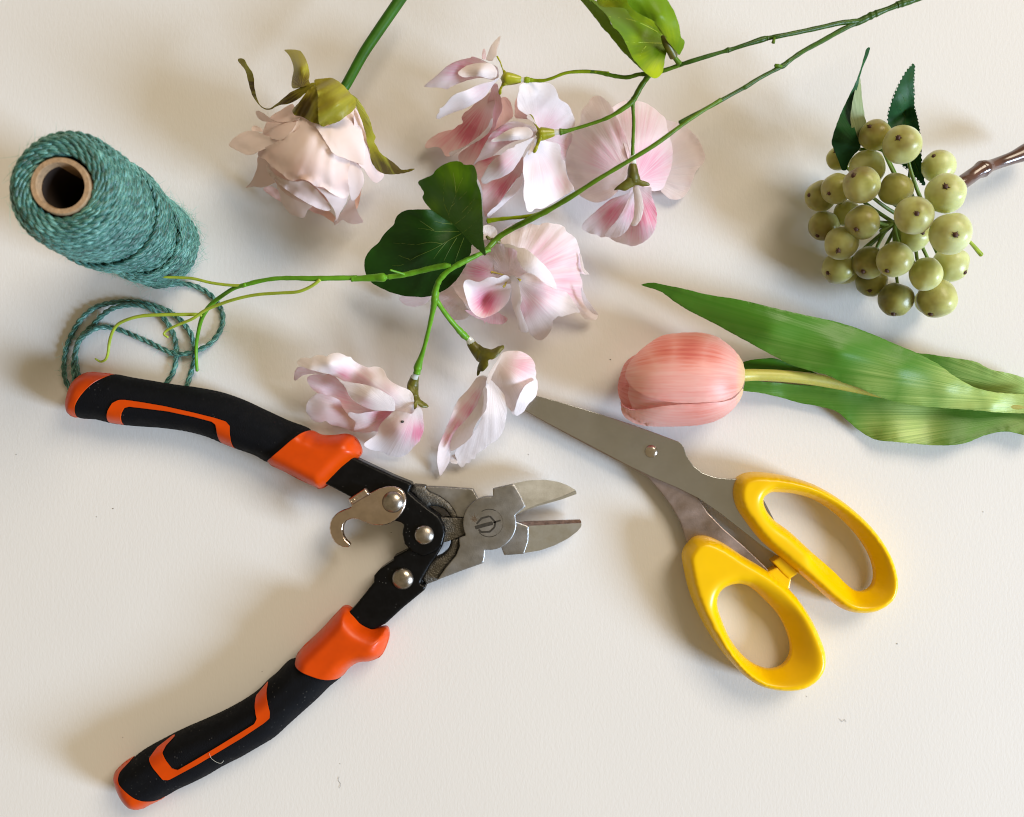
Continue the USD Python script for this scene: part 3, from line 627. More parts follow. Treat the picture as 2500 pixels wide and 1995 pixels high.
sheet(tu, 'leaf', gl, 'tul', [(690, 612), (712, 574), (850, 578), (1000, 592), (1200, 606), (1400, 640), (1600, 660), (1900, 690), (2260, 720), (2260, 860), (2160, 850), (2060, 832), (1960, 850), (1860, 890), (1780, 902), (1650, 900), (1500, 886), (1400, 876), (1320, 838), (1250, 780), (1190, 730), (1100, 702), (1000, 685), (900, 656), (800, 634)],
      [(700, 600, 9), (850, 590, 9), (900, 650, 5), (1200, 620, 7), (1200, 730, 4), (1320, 838, 2.5), (1500, 720, 5), (1500, 880, 7), (1650, 800, 4.5), (1780, 900, 9), (1900, 720, 5), (1960, 850, 7), (2160, 740, 5), (2160, 850, 8)], base=(2300, 740), wr=0.5, ruf=0.3, blush=[(1560, 815, 170, 0.80), (1380, 800, 100, 0.55), (2150, 790, 130, 0.3)], blush0=0.10, th=0.6, wfreq=16)
sheet(tu, 'leaf', gl, 'tul', [(180, 75), (205, 68), (240, 65), (300, 76), (400, 96), (520, 125), (680, 150), (850, 190), (1000, 225), (1200, 270), (1350, 320), (1500, 385), (1620, 435), (1720, 490), (1800, 548), (1900, 603), (2000, 628), (2160, 640), (2300, 645), (2300, 745), (2160, 738), (2050, 735), (1900, 722), (1760, 712), (1600, 698), (1500, 680), (1400, 650), (1300, 605), (1210, 575), (1150, 545), (1060, 520), (960, 490), (860, 440), (760, 385), (650, 325), (520, 255), (420, 205), (350, 160), (280, 110)],
      [(180, 75, 14), (400, 96, 19), (420, 205, 15), (520, 180, 18), (850, 190, 22), (860, 440, 17), (850, 310, 22.5), (1200, 270, 19), (1200, 430, 21.5), (1200, 575, 15), (1500, 385, 16), (1500, 530, 18), (1500, 680, 11.5), (1750, 510, 13.5), (1750, 610, 14.5), (1760, 712, 9.5), (2000, 630, 11), (2000, 690, 12), (2050, 735, 8.5), (2250, 690, 11)], base=(2300, 695), wr=0.7, ruf=0.2,
      blush=[(2150, 690, 330, 1.0), (1800, 600, 170, 0.65), (1620, 650, 120, 0.55), (1850, 680, 160, 0.9), (1400, 580, 130, 0.45), (900, 420, 140, 0.15), (1050, 450, 120, 0.15)], blush0=0.05, th=0.7, wfreq=18, label='broad uppermost leaf paling to cream at its base')

# ---------------------------------------------------------------- berries
be = thing('berry_sprig', 'sprig of pale green berries with two serrated leaves on a brown twig', 'berries', W(2150, 500, 0))
M('berry_skin', {"g": ("geometry", {}), "o": ("object_info", {}), "n": ("noise_texture", {"scale": 120.0, "detail": 3.0}), "n2": ("noise_texture", {"scale": 1600.0, "detail": 3.0}), "n3": ("noise_texture", {"scale": 140.0, "detail": 2.5, "roughness": 0.5}),
                 "a": ("attribute", {"attribute": "pc"}), "s": ("separate_xyz", {}),
                 "r": ("rgb_ramp", {"ramp": [(0.2, (0.12, 0.13, 0.025)), (0.45, (0.29, 0.29, 0.075)), (0.64, (0.42, 0.43, 0.155)), (0.88, (0.55, 0.60, 0.31))]}),
                 "d": ("math", {"math_type": "multiply_add", "value2": 0.85}),
                 "x": ("mix_color", {"b": (0.16, 0.10, 0.022)}), "f": ("map_range", {"from_min": 0.42, "from_max": 0.70, "to_min": 0.0, "to_max": 0.95}), "ff": ("math", {"math_type": "multiply", "use_clamp": True}),
                 "b": ("bump", {"strength": 0.12, "distance": 0.0003}), "p": ("principled_bsdf", {"roughness": 0.34, "subsurface_weight": 0.35, "subsurface_scale": 0.002, "subsurface_radius": (1.0, 0.9, 0.4), "specular_ior_level": 0.35, "sheen_weight": 0.25})},
  [("g.position", "n.vector"), ("g.position", "n2.vector"), ("g.position", "n3.vector"), ("a.vector", "s.vector"), ("n.fac", "d.value1"), ("s.x", "d.value3"), ("d.value", "r.fac"), ("r.color", "x.a"), ("n3.fac", "f.value"), ("f.result", "ff.value1"), ("s.y", "ff.value2"), ("ff.value", "x.fac"),
   ("x.result", "p.base_color"), ("n2.fac", "b.height"), ("b.normal", "p.normal")], "p.BSDF")
BER = [  # x, y, r, height of centre (mm), scar x, y, tone, brown
 (345, 712, 70, 14, 306, 686, .1, .5), (390, 1025, 74, 13, None, 0, .1, .2), (765, 1150, 93, 20, 785, 1152, .12, .6), (980, 1315, 100, 15, 1036, 1372, .28, .3), (382, 1350, 76, 7.5, None, 0, .35, .1), (850, 1525, 72, 8, None, 0, .3, .1),
 (550, 582, 88, 30, 495, 545, .0, 1.), (505, 770, 102, 24, None, 0, .30, .2), (240, 928, 88, 16, 160, 930, .0, .6), (332, 885, 87, 24, 272, 925, .12, .5), (705, 635, 107, 40, 646, 617, .22, .7), (910, 760, 93, 26, 856, 712, .28, .5),
 (258, 1098, 87, 12, 210, 1162, .0, .7), (472, 865, 103, 36, 402, 822, .10, 1.), (667, 888, 93, 30, None, 0, .06, .7), (952, 913, 112, 40, 905, 893, .34, .3), (515, 1305, 93, 18, 462, 1365, .0, .6), (340, 1335, 90, 12, 266, 1370, .05, .5),
 (530, 1410, 87, 9, 500, 1474, .0, .6), (477, 1075, 97, 28, 420, 1128, .0, .7), (360, 1195, 95, 22, 318, 1250, .04, .5), (772, 1037, 108, 42, 745, 1047, .22, .8), (662, 1287, 100, 30, 602, 1360, .1, .6), (978, 1140, 116, 42, 958, 1168, .34, .4),
 (838, 1370, 92, 28, None, 0, .22, .2), (667, 1515, 97, 16, 640, 1604, -.1, .7), (900, 1510, 110, 20, 850, 1604, .12, .9)]
hub = [(1040, 850, 24), (960, 900, 26), (860, 960, 26), (760, 1020, 24), (660, 1080, 22), (580, 1130, 20)]
HUB = np.column_stack([spline(np.array(hub, float), 6, closed=False)])
hubw = W(*(T('ber', HUB[:, :2]).T), HUB[:, 2] / 1000)
c_, r_ = path('ber', [(x, y, z, 13) for x, y, z in hub])
obj(be, 'stalk', tube_mesh(c_, r_, 10), 'stem_pale')
base_ico = trimesh.creation.icosphere(4, 1.0)
for i, (x, y, r, z, sx, sy, tone, brown) in enumerate(BER):
    c = T('ber', [(x, y)])[0]
    R = r / 2.325 / PPM * (1 - z / 1000 / CAM)
    C = W(c[0], c[1], max(z / 1000, R + 0.0003))
    v = np.array(base_ico.vertices)
    if sx is not None:
        s2 = T('ber', [(sx, sy)])[0]
        d = np.array([(s2[0] - c[0]), -(s2[1] - c[1])]) / (r / 2.325)
        l = np.linalg.norm(d); d = d * min(1, 0.985 / max(l, 1e-6))
        ax = np.array([d[0], d[1], math.sqrt(max(0.02, 1 - d @ d))])
    else:
        ax = np.array([0.3, -0.3, -0.9])
    ax /= np.linalg.norm(ax)
    h = v @ ax
    rad = 1 + 0.06 * (meshkit.noise(v * 1.6 + i * 5.1, 3) - 0.5) * 2 - 0.05 * np.exp(-((h - 1) / 0.012) ** 2) - 0.03 * np.abs(h) ** 3
    pc = np.column_stack([np.full(len(v), tone + 0.02), brown * np.clip(0.35 + 0.65 * h, 0.15, 1), h])
    b = obj(be, 'berry', (C + v * rad[:, None] * R, base_ico.faces), 'berry_skin', True, pc=pc)
    if sx is not None:
        k = np.cross(ax, [0.31, 0.2, 0.9]); k /= np.linalg.norm(k); m = np.cross(ax, k)
        ps, fs, n = [], [], 0
        lr = np.random.default_rng(i)
        for q in range(6):
            a = q * 1.047 + lr.uniform(-.3, .3)
            dr = math.cos(a) * k + math.sin(a) * m; sd = np.cross(ax, dr)
            L = R * lr.uniform(0.14, 0.27)
            bb = C + ax * R * 0.925
            tri = np.array([bb + sd * R * 0.09, bb - sd * R * 0.09, bb + dr * L + ax * R * lr.uniform(0.02, 0.07), bb + ax * R * 0.06])
            ps.append(tri); fs.append(np.array([[0, 1, 3], [1, 2, 3], [2, 0, 3], [0, 2, 1]]) + n); n += 4
        ring = trimesh.creation.icosphere(2, R * 0.13); ring.apply_translation(C + ax * R * 0.925)
        obj(b, 'berry_tip', join([(np.vstack(ps), np.vstack(fs)), (np.array(ring.vertices), ring.faces)]), 'berry_scar', False)
    # the thin stalk from the nearest side shoot
    end = C - ax * R * 0.8 if sx is not None else C + np.array([0, 0, -0.6 * R])
    t0 = hubw[np.argmin(np.linalg.norm(hubw[:, :2] - C[:2], axis=1))]
    far = hubw[min(len(hubw) - 1, int(len(hubw) * (0.25 + 0.5 * ((i * 0.618) % 1))))]
    st = 0.65 * t0 + 0.35 * far
    st = hubw[np.argmin(np.linalg.norm(hubw - st, axis=1))]
    mid = (st + end) / 2 + np.array([0, 0, -0.003])
    q = np.linspace(0, 1, 9)[:, None]
    cc = (1 - q) ** 2 * st + 2 * q * (1 - q) * mid + q ** 2 * end
    cc[:, 2] = np.maximum(cc[:, 2], 0.001)
    obj(be, 'stalk', tube_mesh(cc, np.linspace(0.0008, 0.00062, 9), 8), 'stem_pale')
tube(be, 'stalk', 'stem_lime', 'ber', [(1070, 1170, 20, 9), (1100, 1200, 16, 10), (1130, 1235, 12, 12), (1152, 1260, 10, 13)])
tube(be, 'twig', 'twig_brown', 'ber', [(985, 890, 24, 24), (1040, 853, 22, 40), (1080, 825, 20, 41), (1130, 790, 19, 41), (1158, 774, 18, 50), (1172, 768, 18, 46), (1200, 757, 17, 36), (1260, 735, 15, 34), (1330, 710, 14, 37), (1400, 680, 13, 48), (1500, 630, 12, 52)], sides=20)
def serrate(pts, n, amt):
    """Saw teeth along an outline."""
    a = spline(np.asarray(pts, float), n, closed=False); out = []
    for i in range(len(a) - 1):
        t = a[i + 1] - a[i]; t /= np.linalg.norm(t) + 1e-9
        out += [tuple(a[i]), tuple(a[i] + (a[i + 1] - a[i]) * 0.75 + np.array([t[1], -t[0]]) * amt)]
    return out + [tuple(a[-1])]
rl = serrate([(830, 868), (790, 825), (742, 772), (690, 735), (650, 660), (634, 560), (626, 485), (640, 420), (665, 350), (692, 290), (730, 222), (770, 178)], 3, 11) + serrate([(772, 182), (768, 240), (765, 290), (768, 360), (770, 430), (785, 480), (796, 540), (804, 600), (806, 680), (815, 760), (830, 868)], 3, 9)[1:-1]
lf = sheet(be, 'leaf', 'leaf_forest', 'ber', rl, [(770, 180, 34), (690, 420, 30), (625, 480, 26), (715, 450, 24), (795, 520, 29), (720, 700, 22), (830, 868, 18), (640, 600, 25), (800, 700, 25)], base=(820, 860), wr=0.6, ruf=0.5, smooth=False, blush=[(715, 400, 160, 0.7)], blush0=0.2, label='dark serrated leaf standing to the right')
def vein(parent, view, lines, mat, w, zfun, name='vein'):
    ps = []
    for l in lines:
        a = spline(T(view, l), 6, closed=False)
        z = zfun(a) / 1000
        n = len(a)
        ps.append(tube_mesh(W(a[:, 0], a[:, 1], z), np.linspace(1, 0.35, n) * w / V[view][2] / PPM, 6))
    obj(parent, name, join(ps), mat, True)
zr = surf(T('ber', [(770, 180, 34), (690, 420, 30), (625, 480, 26), (715, 450, 24), (795, 520, 29), (720, 700, 22), (830, 868, 18), (640, 600, 25), (800, 700, 25)]))
zr2 = sheet_height(0.12)
vein(lf, 'ber', [[(800, 800), (740, 640), (720, 500), (722, 380), (740, 290), (765, 200)], [(722, 480), (690, 430), (670, 400)], [(722, 440), (750, 400), (764, 380)], [(724, 390), (700, 350), (688, 330)], [(720, 520), (770, 500), (785, 490)], [(722, 540), (680, 510), (650, 490)]], 'leaf_sage_vein' if 'leaf_sage_vein' in MATS else 'stem_dark', 1.8, zr2)
sheet(be, 'leaf', 'leaf_sage', 'ber', [(462, 258), (470, 300), (474, 360), (482, 420), (490, 470), (498, 518), (480, 545), (466, 585), (462, 640), (478, 670), (440, 660), (420, 560), (410, 480), (420, 400), (432, 345), (445, 290)], [(462, 258, 33), (498, 518, 27), (432, 345, 34), (440, 660, 24)], base=(470, 670), wr=0.3, ruf=0.2, blush0=0.6, label='pale underside of the folded leaf')
sheet(be, 'leaf', 'leaf_forest', 'ber', [(522, 84), (512, 82), (500, 92), (486, 140), (466, 210), (440, 282), (412, 340), (385, 395), (355, 460), (332, 520), (312, 580), (304, 625), (315, 660), (335, 710), (352, 752), (362, 780), (384, 780), (396, 745), (425, 700), (455, 668), (470, 640), (448, 590), (430, 520), (420, 450), (430, 390), (445, 330), (460, 265), (478, 200), (505, 140), (516, 110)],
      [(515, 85, 36), (440, 290, 36), (312, 580, 30), (362, 780, 22), (430, 450, 28), (470, 640, 26), (350, 560, 33), (400, 620, 27)], base=(470, 660), wr=0.4, ruf=0.2, blush=[(370, 470, 120, 2.2), (440, 300, 110, 2.5), (470, 210, 60, 2.0)], blush0=0.2, label='long folded leaf with a dark curled tip')
tube(be, 'stalk', 'stem_green', 'ber', [(800, 1010, 24, 9), (700, 870, 24, 9), (640, 750, 24, 9), (590, 670, 25, 8), (470, 660, 25, 8)])
tube(be, 'stalk', 'stem_dark', 'ber', [(800, 1010, 24, 9), (740, 860, 22, 9), (745, 800, 21, 8), (750, 730, 22, 7)])

# ---------------------------------------------------------------- spool of twine, standing upright
tw = thing('twine_spool', 'spool of green twine standing on end with its loose end looped beside it', 'twine', W(400, 604, 0))
HS = 0.094
B0, T0 = W(398, 604, 0.0), W(146, 453, HS)
lr = np.random.default_rng(11)
LEAN = (T0 - B0) / HS
def axis(z): return B0 + LEAN * np.asarray(z)[..., None]
PCS = []
def two_ply(c, r, pitch, seg=6):
    """Two strands twisted round the centre line c."""
    d = np.linalg.norm(np.diff(c, axis=0), axis=1); s = np.concatenate([[0], np.cumsum(d)])
    n = max(8, int(s[-1] / (pitch / 7)))
    q = np.linspace(0, s[-1], n)
    c = np.column_stack([np.interp(q, s, c[:, k]) for k in range(3)])
    t = np.gradient(c, axis=0); t /= np.linalg.norm(t, axis=1, keepdims=True)
    a = np.cross(t, [0, 0, 1.0]); l = np.linalg.norm(a, axis=1, keepdims=True); a = np.where(l > .05, a / np.maximum(l, 1e-9), [1, 0, 0]); b = np.cross(t, a)
    out, pcs = [], []
    for k in (0, math.pi):
        ph = 2 * math.pi * q / pitch + k
        w = 1 + 0.14 * (meshkit.noise(np.column_stack([q * 350, 0 * q + k, 0 * q]), 4) - 0.5)
        m = tube_mesh(c + (r * 0.42) * (np.cos(ph)[:, None] * a + np.sin(ph)[:, None] * b), r * 0.63 * w, seg)
        out.append(m); n0 = len(q) * seg
        u = np.repeat(q, seg); ph2 = np.tile(np.arange(seg) * 2 * np.pi / seg, len(q))
        x = np.column_stack([u * 260, np.cos(ph2) * 2.2 + u * 90, np.sin(ph2) * 2.2 + k + 7 * lr.uniform()])
        pcs.append(np.vstack([x, x[:1], x[-1:]]))
    PCS.append(np.vstack(pcs))
    return join(out)
# the winding: bundles of turns laid at a slant, over one another
RB, RT = 0.0158, 0.0092
lr = np.random.default_rng(11)
wind = []
core = trimesh.creation.revolve([(0.0102, 0.002), (RB - 0.0016, 0.0025), (RB - 0.0007, 0.010), (RB - 0.0022, 0.028), (RB - 0.0012, 0.045), (RB - 0.0009, 0.075), (RB - 0.0016, HS - 0.010), (RB - 0.005, HS - 0.0030), (0.0102, HS - 0.0036)], sections=64)
cv = np.array(core.vertices); cv = np.column_stack([cv[:, :2], cv[:, 2] * 0]) + axis(cv[:, 2])
wind.append((cv, np.array(core.faces))); PCS.append(cv * 300)
rr = 0.00105
def body_r(z): return RB + 0.0015 * np.clip((z / HS - 0.35) / 0.5, -0.4, 1) + 0.0007 * np.sin(z / HS * 11 + 0.9) - 0.0016 * np.exp(-((z - 0.031) / 0.0045) ** 2)
bundles = [(0.003, 13, 0.0016, 0.10, 0.5), (0.012, 8, 0.0015, 0.34, 2.3), (0.020, 7, 0.0016, 0.38, 2.2), (0.030, 10, 0.0017, 0.30, 2.4), (0.036, 9, 0.0017, -0.20, 2.0), (0.046, 10, 0.0017, 0.26, 2.5), (0.056, 12, 0.0017, 0.22, 2.3), (0.066, 10, 0.0017, -0.12, 1.8), (0.074, 8, 0.0017, 0.10, 2.2)]
for bi, (z0, nt, pt, tilt, ph0) in enumerate(bundles):
    th = np.arange(0, nt * 2 * math.pi, 2 * math.pi / 56)
    z = z0 + pt * th / (2 * math.pi) + tilt * RB * np.cos(th - ph0) * 0.9
    z = np.clip(z, 0.0016, HS - 0.007)
    R = body_r(z) + 0.0010 * (bi % 3) - 0.0004 + 0.0012 * (meshkit.noise(np.column_stack([th * 0.35, 0 * th + bi * 3, 0 * th]), 2) - 0.5)
    c = np.column_stack([R * np.cos(th), R * np.sin(th), 0 * th]) + axis(z)
    wind.append(two_ply(c, rr, 0.0062, 5))
# over the shoulder and across the top
th = np.arange(0, 15 * 2 * math.pi, 2 * math.pi / 56)
u = th / th.max()
prof = np.array([(body_r(HS - 0.012) + 0.0004, HS - 0.013), (RB + 0.0018, HS - 0.0085), (RB + 0.0010, HS - 0.0048), (RB - 0.0008, HS - 0.0022), (RB - 0.0030, HS - 0.0012), (RT + 0.0026, HS - 0.0014), (RT + 0.0011, HS - 0.0022)])
pl = np.concatenate([[0], np.cumsum(np.linalg.norm(np.diff(prof, axis=0), axis=1))]); pl /= pl[-1]
R, z = np.interp(u, pl, prof[:, 0]), np.interp(u, pl, prof[:, 1])
R = R + 0.0005 * (meshkit.noise(np.column_stack([th * 0.6, 0 * th, 0 * th + 3]), 2) - 0.5); z = z + 0.0011 * (meshkit.noise(np.column_stack([th * 0.5, 0 * th, 0 * th + 9]), 2) - 0.5)
wind.append(two_ply(np.column_stack([R * np.cos(th), R * np.sin(th), 0 * th]) + axis(z), 0.00112, 0.0062, 5))
obj(tw, 'winding', join(wind), 'twine_green', True, pc=np.vstack(PCS)); PCS.clear()
# the cardboard tube
ri, ro = 0.0072, 0.0092
ci = trimesh.creation.revolve([(ri - 0.0001, HS - 0.0035), (ri - 0.00012, 0.001)], sections=64)
cv = np.array(ci.vertices); cv = np.column_stack([cv[:, :2], cv[:, 2] * 0]) + axis(cv[:, 2])
tube_in = (cv, np.array(ci.faces))
ct = trimesh.creation.revolve([(ri, 0.001), (ro, 0.001), (ro, HS - 0.0006), (ro - 0.0003, HS - 0.0002), (ri + 0.0003, HS - 0.0002), (ri, HS - 0.0008), (ri, 0.001)], sections=64)
cv = np.array(ct.vertices); rad = 1 + 0.03 * np.cos(2 * np.arctan2(cv[:, 1], cv[:, 0]) + 0.6) * (cv[:, 2] / HS)
cv = np.column_stack([cv[:, :2] * rad[:, None], cv[:, 2] * 0]) + axis(cv[:, 2])
ctn = obj(tw, 'cardboard_tube', (cv, np.array(ct.faces)), 'cardboard', 40)
obj(ctn, 'lining', tube_in, 'cardboard_shade', True)  # added dark sleeve, its colour holds the shade of the hollow
# the loose end, looping over itself and under the handle of the shears
def cord(pts, z):
    a = spline(T('ten', [(x, y, zz) for (x, y), zz in zip(pts, z)]), 10, closed=False)
    return two_ply(W(a[:, 0], a[:, 1], a[:, 2] / 1000), 23 / 3.4774 / PPM, 0.0066, 7)
p1 = [(700, 150), (830, 205), (960, 192), (1080, 185), (1180, 207), (1285, 265), (1360, 345), (1400, 430), (1404, 510), (1372, 600), (1300, 690), (1220, 738), (1120, 772), (1020, 782), (930, 755), (800, 690), (640, 620), (520, 572), (420, 553), (330, 562), (250, 605), (182, 670), (155, 760), (160, 870), (178, 960), (200, 1040)]
p2 = [(120, 1090), (85, 1040), (60, 950), (64, 800), (90, 690), (135, 590), (205, 480), (310, 392), (430, 350), (560, 335), (660, 335), (780, 357), (900, 395), (1000, 452), (1080, 530), (1138, 620), (1165, 720), (1165, 820), (1140, 920), (1100, 1050), (1080, 1110)]
p3 = [(175, 1080), (150, 1010), (140, 930), (140, 850), (160, 740), (200, 640), (288, 550), (370, 462), (450, 402), (580, 366), (700, 366), (790, 392), (880, 452), (950, 540), (998, 650), (1012, 760), (1000, 880), (970, 960), (920, 1030), (880, 1090)]
_le = join([cord(p1, [6, 3.5, 2.5, 1.3, 1.2] + [1.2] * 5 + [1.6, 3.2, 3.0, 2.2, 1.4] + [1.2] * 3 + [1.6, 3.2, 3.4, 3.2, 3.0, 2.6, 2.0, 1.4]), cord(p2, [1.3] * len(p2)), cord(p3, [1.3, 1.5, 2.0, 2.4, 2.2, 1.4, 1.2, 1.6, 3.0, 3.2, 3.2, 3.0, 1.6] + [1.2] * 7)])
obj(tw, 'loose_end', _le, 'twine_green', True, pc=np.vstack(PCS))
# stray fibres
pts, cnt, wid = [], [], []
for k in range(2600):
    if k < 2150:
        t, z = lr.uniform(0, 2 * math.pi), lr.uniform(0.002, HS - 0.002)
        R = RB + 0.0012; p = np.array([R * math.cos(t), R * math.sin(t), 0]) + axis(np.array(z))
        d = np.array([-math.sin(t), math.cos(t), lr.normal(0, .35)]) * lr.choice([-1, 1]) + np.array([math.cos(t), math.sin(t), 0]) * abs(lr.normal(0.0, .35))
    else:
        q = [p1, p2, p3][lr.integers(3)]; i = lr.integers(1, len(q) - 2); f = lr.uniform()
        xy = np.array(q[i]) * (1 - f) + np.array(q[i + 1]) * f
        n_ = T('ten', [xy])[0]; p = W(n_[0], n_[1], 0.0016)
        d = np.array(q[i + 1], float) - np.array(q[i]); d = np.array([d[0], -d[1]]) / (np.linalg.norm(d) + 1e-9) * lr.choice([-1, 1]); d = np.append(d + lr.normal(0, .55, 2), abs(lr.normal(0, .3)))
    d = d / np.linalg.norm(d); L = lr.uniform(0.002, 0.0062) * (1 if k < 2150 else 0.8); bend = lr.normal(0, .4, 3)
    for s in np.linspace(0, 1, 5):
        x = p + d * L * s + bend * L * 0.6 * s * s; x[2] = max(x[2], 0.0004); pts.append(x)
    cnt.append(5); wid += [0.00009, 0.00008, 0.00007, 0.00006, 0.00003]
bc = UsdGeom.BasisCurves.Define(stage, tw.path + '/fuzz')
bc.CreateTypeAttr('linear'); bc.CreateCurveVertexCountsAttr(cnt); bc.CreatePointsAttr(Vt.Vec3fArray.FromNumpy((np.array(pts) - tw.off).astype(np.float32)))
bc.CreateWidthsAttr(Vt.FloatArray(wid)); bc.SetWidthsInterpolation('vertex')
UsdShade.MaterialBindingAPI.Apply(bc.GetPrim()).Bind(MATS['twine_fibre'])
tag(bc.GetPrim(), kind='stuff')

# ---------------------------------------------------------------- fabric rose
ro_ = thing('fabric_rose', 'pale blush fabric rose lying face down with olive satin sepals and green stem', 'rose', W(760, 400, 0))
tube(ro_, 'stem', 'rose_stem', 'rose', [(1120, 520, 27, 40), (1175, 455, 27, 41), (1235, 350, 26, 42), (1335, 170, 25, 44), (1448, 0, 24, 46), (1640, -280, 22, 48), (1780, -490, 20, 49)], sides=24)
_r = T('rose', [(930, 1060)])[0]
def dome(p, a=520 / 3.4393, b=560 / 3.4393, h=35.0, z0=7.0):
    q = ((p[:, 0] - _r[0]) / a) ** 2 + ((p[:, 1] - _r[1]) / b) ** 2
    return z0 + h * np.sqrt(np.clip(1 - q, 0.0, 1)) - 10 * np.clip(q - 1, 0, 0.6)
off = lambda k: (lambda p: dome(p) + k)
RB_ = (1080, 520)
# the inner body that the petals wrap
th_ = np.linspace(0, 2 * np.pi, 26, endpoint=False)
bodyo = [(925 + 395 * math.cos(t), 1030 + 410 * math.sin(t)) for t in th_]
v, f, pc = sheet_data('rose', bodyo, None, zf=off(-10), base=RB_, wr=0.8, ruf=0.5, blush0=0.9)
obj(ro_, 'petal', (v, f), 'petal_rose', True, pc=pc)
def rp(pts, k, z=None, **kw):
    kw.setdefault('wr', 0.45); kw.setdefault('ruf', 0.6); kw.setdefault('curl', 1.1); kw.setdefault('base', RB_)
    if z is not None:
        return sheet(ro_, 'petal', 'petal_rose', 'rose', pts, z, **kw)
    return sheet(ro_, 'petal', 'petal_rose', 'rose', pts, None, zf=off(k), **kw)
rp([(395, 790), (420, 780), (470, 800), (490, 830), (440, 830), (395, 822)], 0, z=[(400, 800, 9)], wr=0)
rp([(1250, 1420), (1270, 1340), (1312, 1300), (1300, 1400), (1285, 1470), (1270, 1490), (1255, 1460)], 0, z=[(1280, 1380, 12)], wr=0, blush0=2.5)
rp([(345, 1300), (375, 1270), (405, 1225), (440, 1130), (450, 1040), (530, 1060), (570, 1160), (605, 1240), (560, 1275), (480, 1300), (410, 1292)], 0, z=[(350, 1300, 4), (450, 1040, 18), (600, 1240, 17), (480, 1300, 10)], blush0=0.5, bulge=1)
rp([(490, 1310), (560, 1290), (620, 1330), (680, 1420), (640, 1420), (560, 1370)], 0, z=[(550, 1330, 7)], blush0=0.8)
rp([(606, 1285), (625, 1340), (645, 1420), (665, 1455), (705, 1505), (765, 1542), (832, 1551), (862, 1490), (905, 1450), (860, 1400), (750, 1340), (640, 1260)], 0, z=[(610, 1290, 19), (700, 1400, 15), (765, 1542, 6), (832, 1551, 9), (900, 1440, 21)], blush0=0.25, bulge=2.0, ruf=0.8)
rp([(860, 1470), (900, 1455), (1000, 1480), (1090, 1540), (1100, 1600), (1000, 1540), (900, 1500)], 0, z=[(1000, 1500, 9)], blush0=1.0)
rp([(1085, 1612), (1110, 1570), (1150, 1505), (1200, 1430), (1225, 1380), (1255, 1395), (1270, 1470), (1300, 1535), (1332, 1590), (1270, 1603), (1210, 1600), (1150, 1570), (1115, 1600)], 0, z=[(1090, 1610, 10), (1230, 1390, 25), (1332, 1590, 3), (1200, 1500, 13)], blush0=0.35, bulge=1.2)
rp([(1200, 1100), (1215, 1075), (1285, 1105), (1337, 1230), (1312, 1320), (1270, 1392), (1238, 1412), (1215, 1345), (1195, 1220)], 2.0, blush0=0.0, bulge=2.0)
rp([(1260, 630), (1300, 690), (1345, 820), (1378, 980), (1400, 1090), (1440, 1140), (1500, 1185), (1502, 1205), (1485, 1235), (1440, 1260), (1390, 1228), (1340, 1150), (1290, 1100), (1260, 900)], 0, z=[(1260, 640, 33), (1380, 980, 21), (1290, 1080, 27), (1450, 1250, 10), (1500, 1190, 8)], blush0=0.35, bulge=1.0)
rp([(520, 1120), (600, 1200), (680, 1235), (760, 1250), (840, 1245), (930, 1310), (1000, 1390), (1062, 1470), (1045, 1492), (1015, 1496), (960, 1480), (860, 1430), (760, 1372), (650, 1290), (590, 1240), (545, 1200), (522, 1150)], -1.5, blush0=0.3, bulge=-1.5, ruf=1.2)
rp([(880, 1240), (935, 1296), (1050, 1330), (1150, 1382), (1205, 1358), (1185, 1430), (1130, 1520), (1110, 1580), (1090, 1615), (1085, 1590), (1102, 1555), (1085, 1490), (1050, 1430), (1000, 1365)], 0.0, blush0=0.15, bulge=1.0, ruf=0.8)
rp([(800, 700), (900, 740), (990, 860), (1065, 1000), (1130, 1040), (1215, 1078), (1202, 1180), (1208, 1290), (1216, 1350), (1195, 1382), (1160, 1390), (1100, 1368), (1050, 1340), (1000, 1300), (930, 1290), (890, 1260), (850, 1240), (790, 1230), (730, 1246), (690, 1225), (650, 1188), (600, 1150), (555, 1118), (515, 1070), (490, 1055), (455, 1045), (447, 1010), (470, 985), (545, 945), (640, 895), (740, 815)], 3.2, blush=[(560, 1050, 160, 0.6), (820, 1200, 180, 0.8), (1150, 1250, 120, 0.6)], blush0=0.1, bulge=1.2, ruf=1.3, wr=0.5, curl=1.6)
rp([(485, 860), (500, 800), (545, 715), (640, 650), (740, 600), (770, 690), (812, 712), (795, 790), (720, 850), (640, 902), (560, 890), (510, 880)], 3.0, blush0=0.3, bulge=1.5)
rp([(428, 662), (445, 655), (480, 668), (540, 712), (590, 738), (640, 748), (730, 745), (812, 712), (770, 738), (700, 756), (620, 756), (540, 748), (480, 738), (445, 712)], 0, z=[(430, 660, 22), (540, 720, 33), (540, 748, 29), (812, 712, 40)], blush0=0.2, wr=0.2, ruf=0.2)
rp([(200, 945), (225, 905), (250, 880), (310, 842), (380, 822), (450, 835), (520, 865), (590, 884), (650, 884), (730, 848), (690, 880), (650, 910), (560, 955), (470, 992), (400, 1022), (350, 1025), (310, 1008), (260, 982)], 0, z=[(205, 945, 18), (380, 822, 23), (400, 1025, 28), (350, 930, 25), (560, 870, 32), (560, 950, 33), (720, 850, 39)], blush0=0.0, bulge=0.8, ruf=0.3, wr=0.3)
rp([(915, 765), (960, 770), (1000, 790), (1120, 730), (1240, 630), (1266, 650), (1302, 720), (1318, 810), (1335, 900), (1346, 960), (1342, 1050), (1332, 1112), (1280, 1095), (1230, 1078), (1160, 1048), (1085, 1020), (1055, 980), (1020, 925), (960, 830)], 4.6, blush0=0.0, bulge=1.0, ruf=0.4)
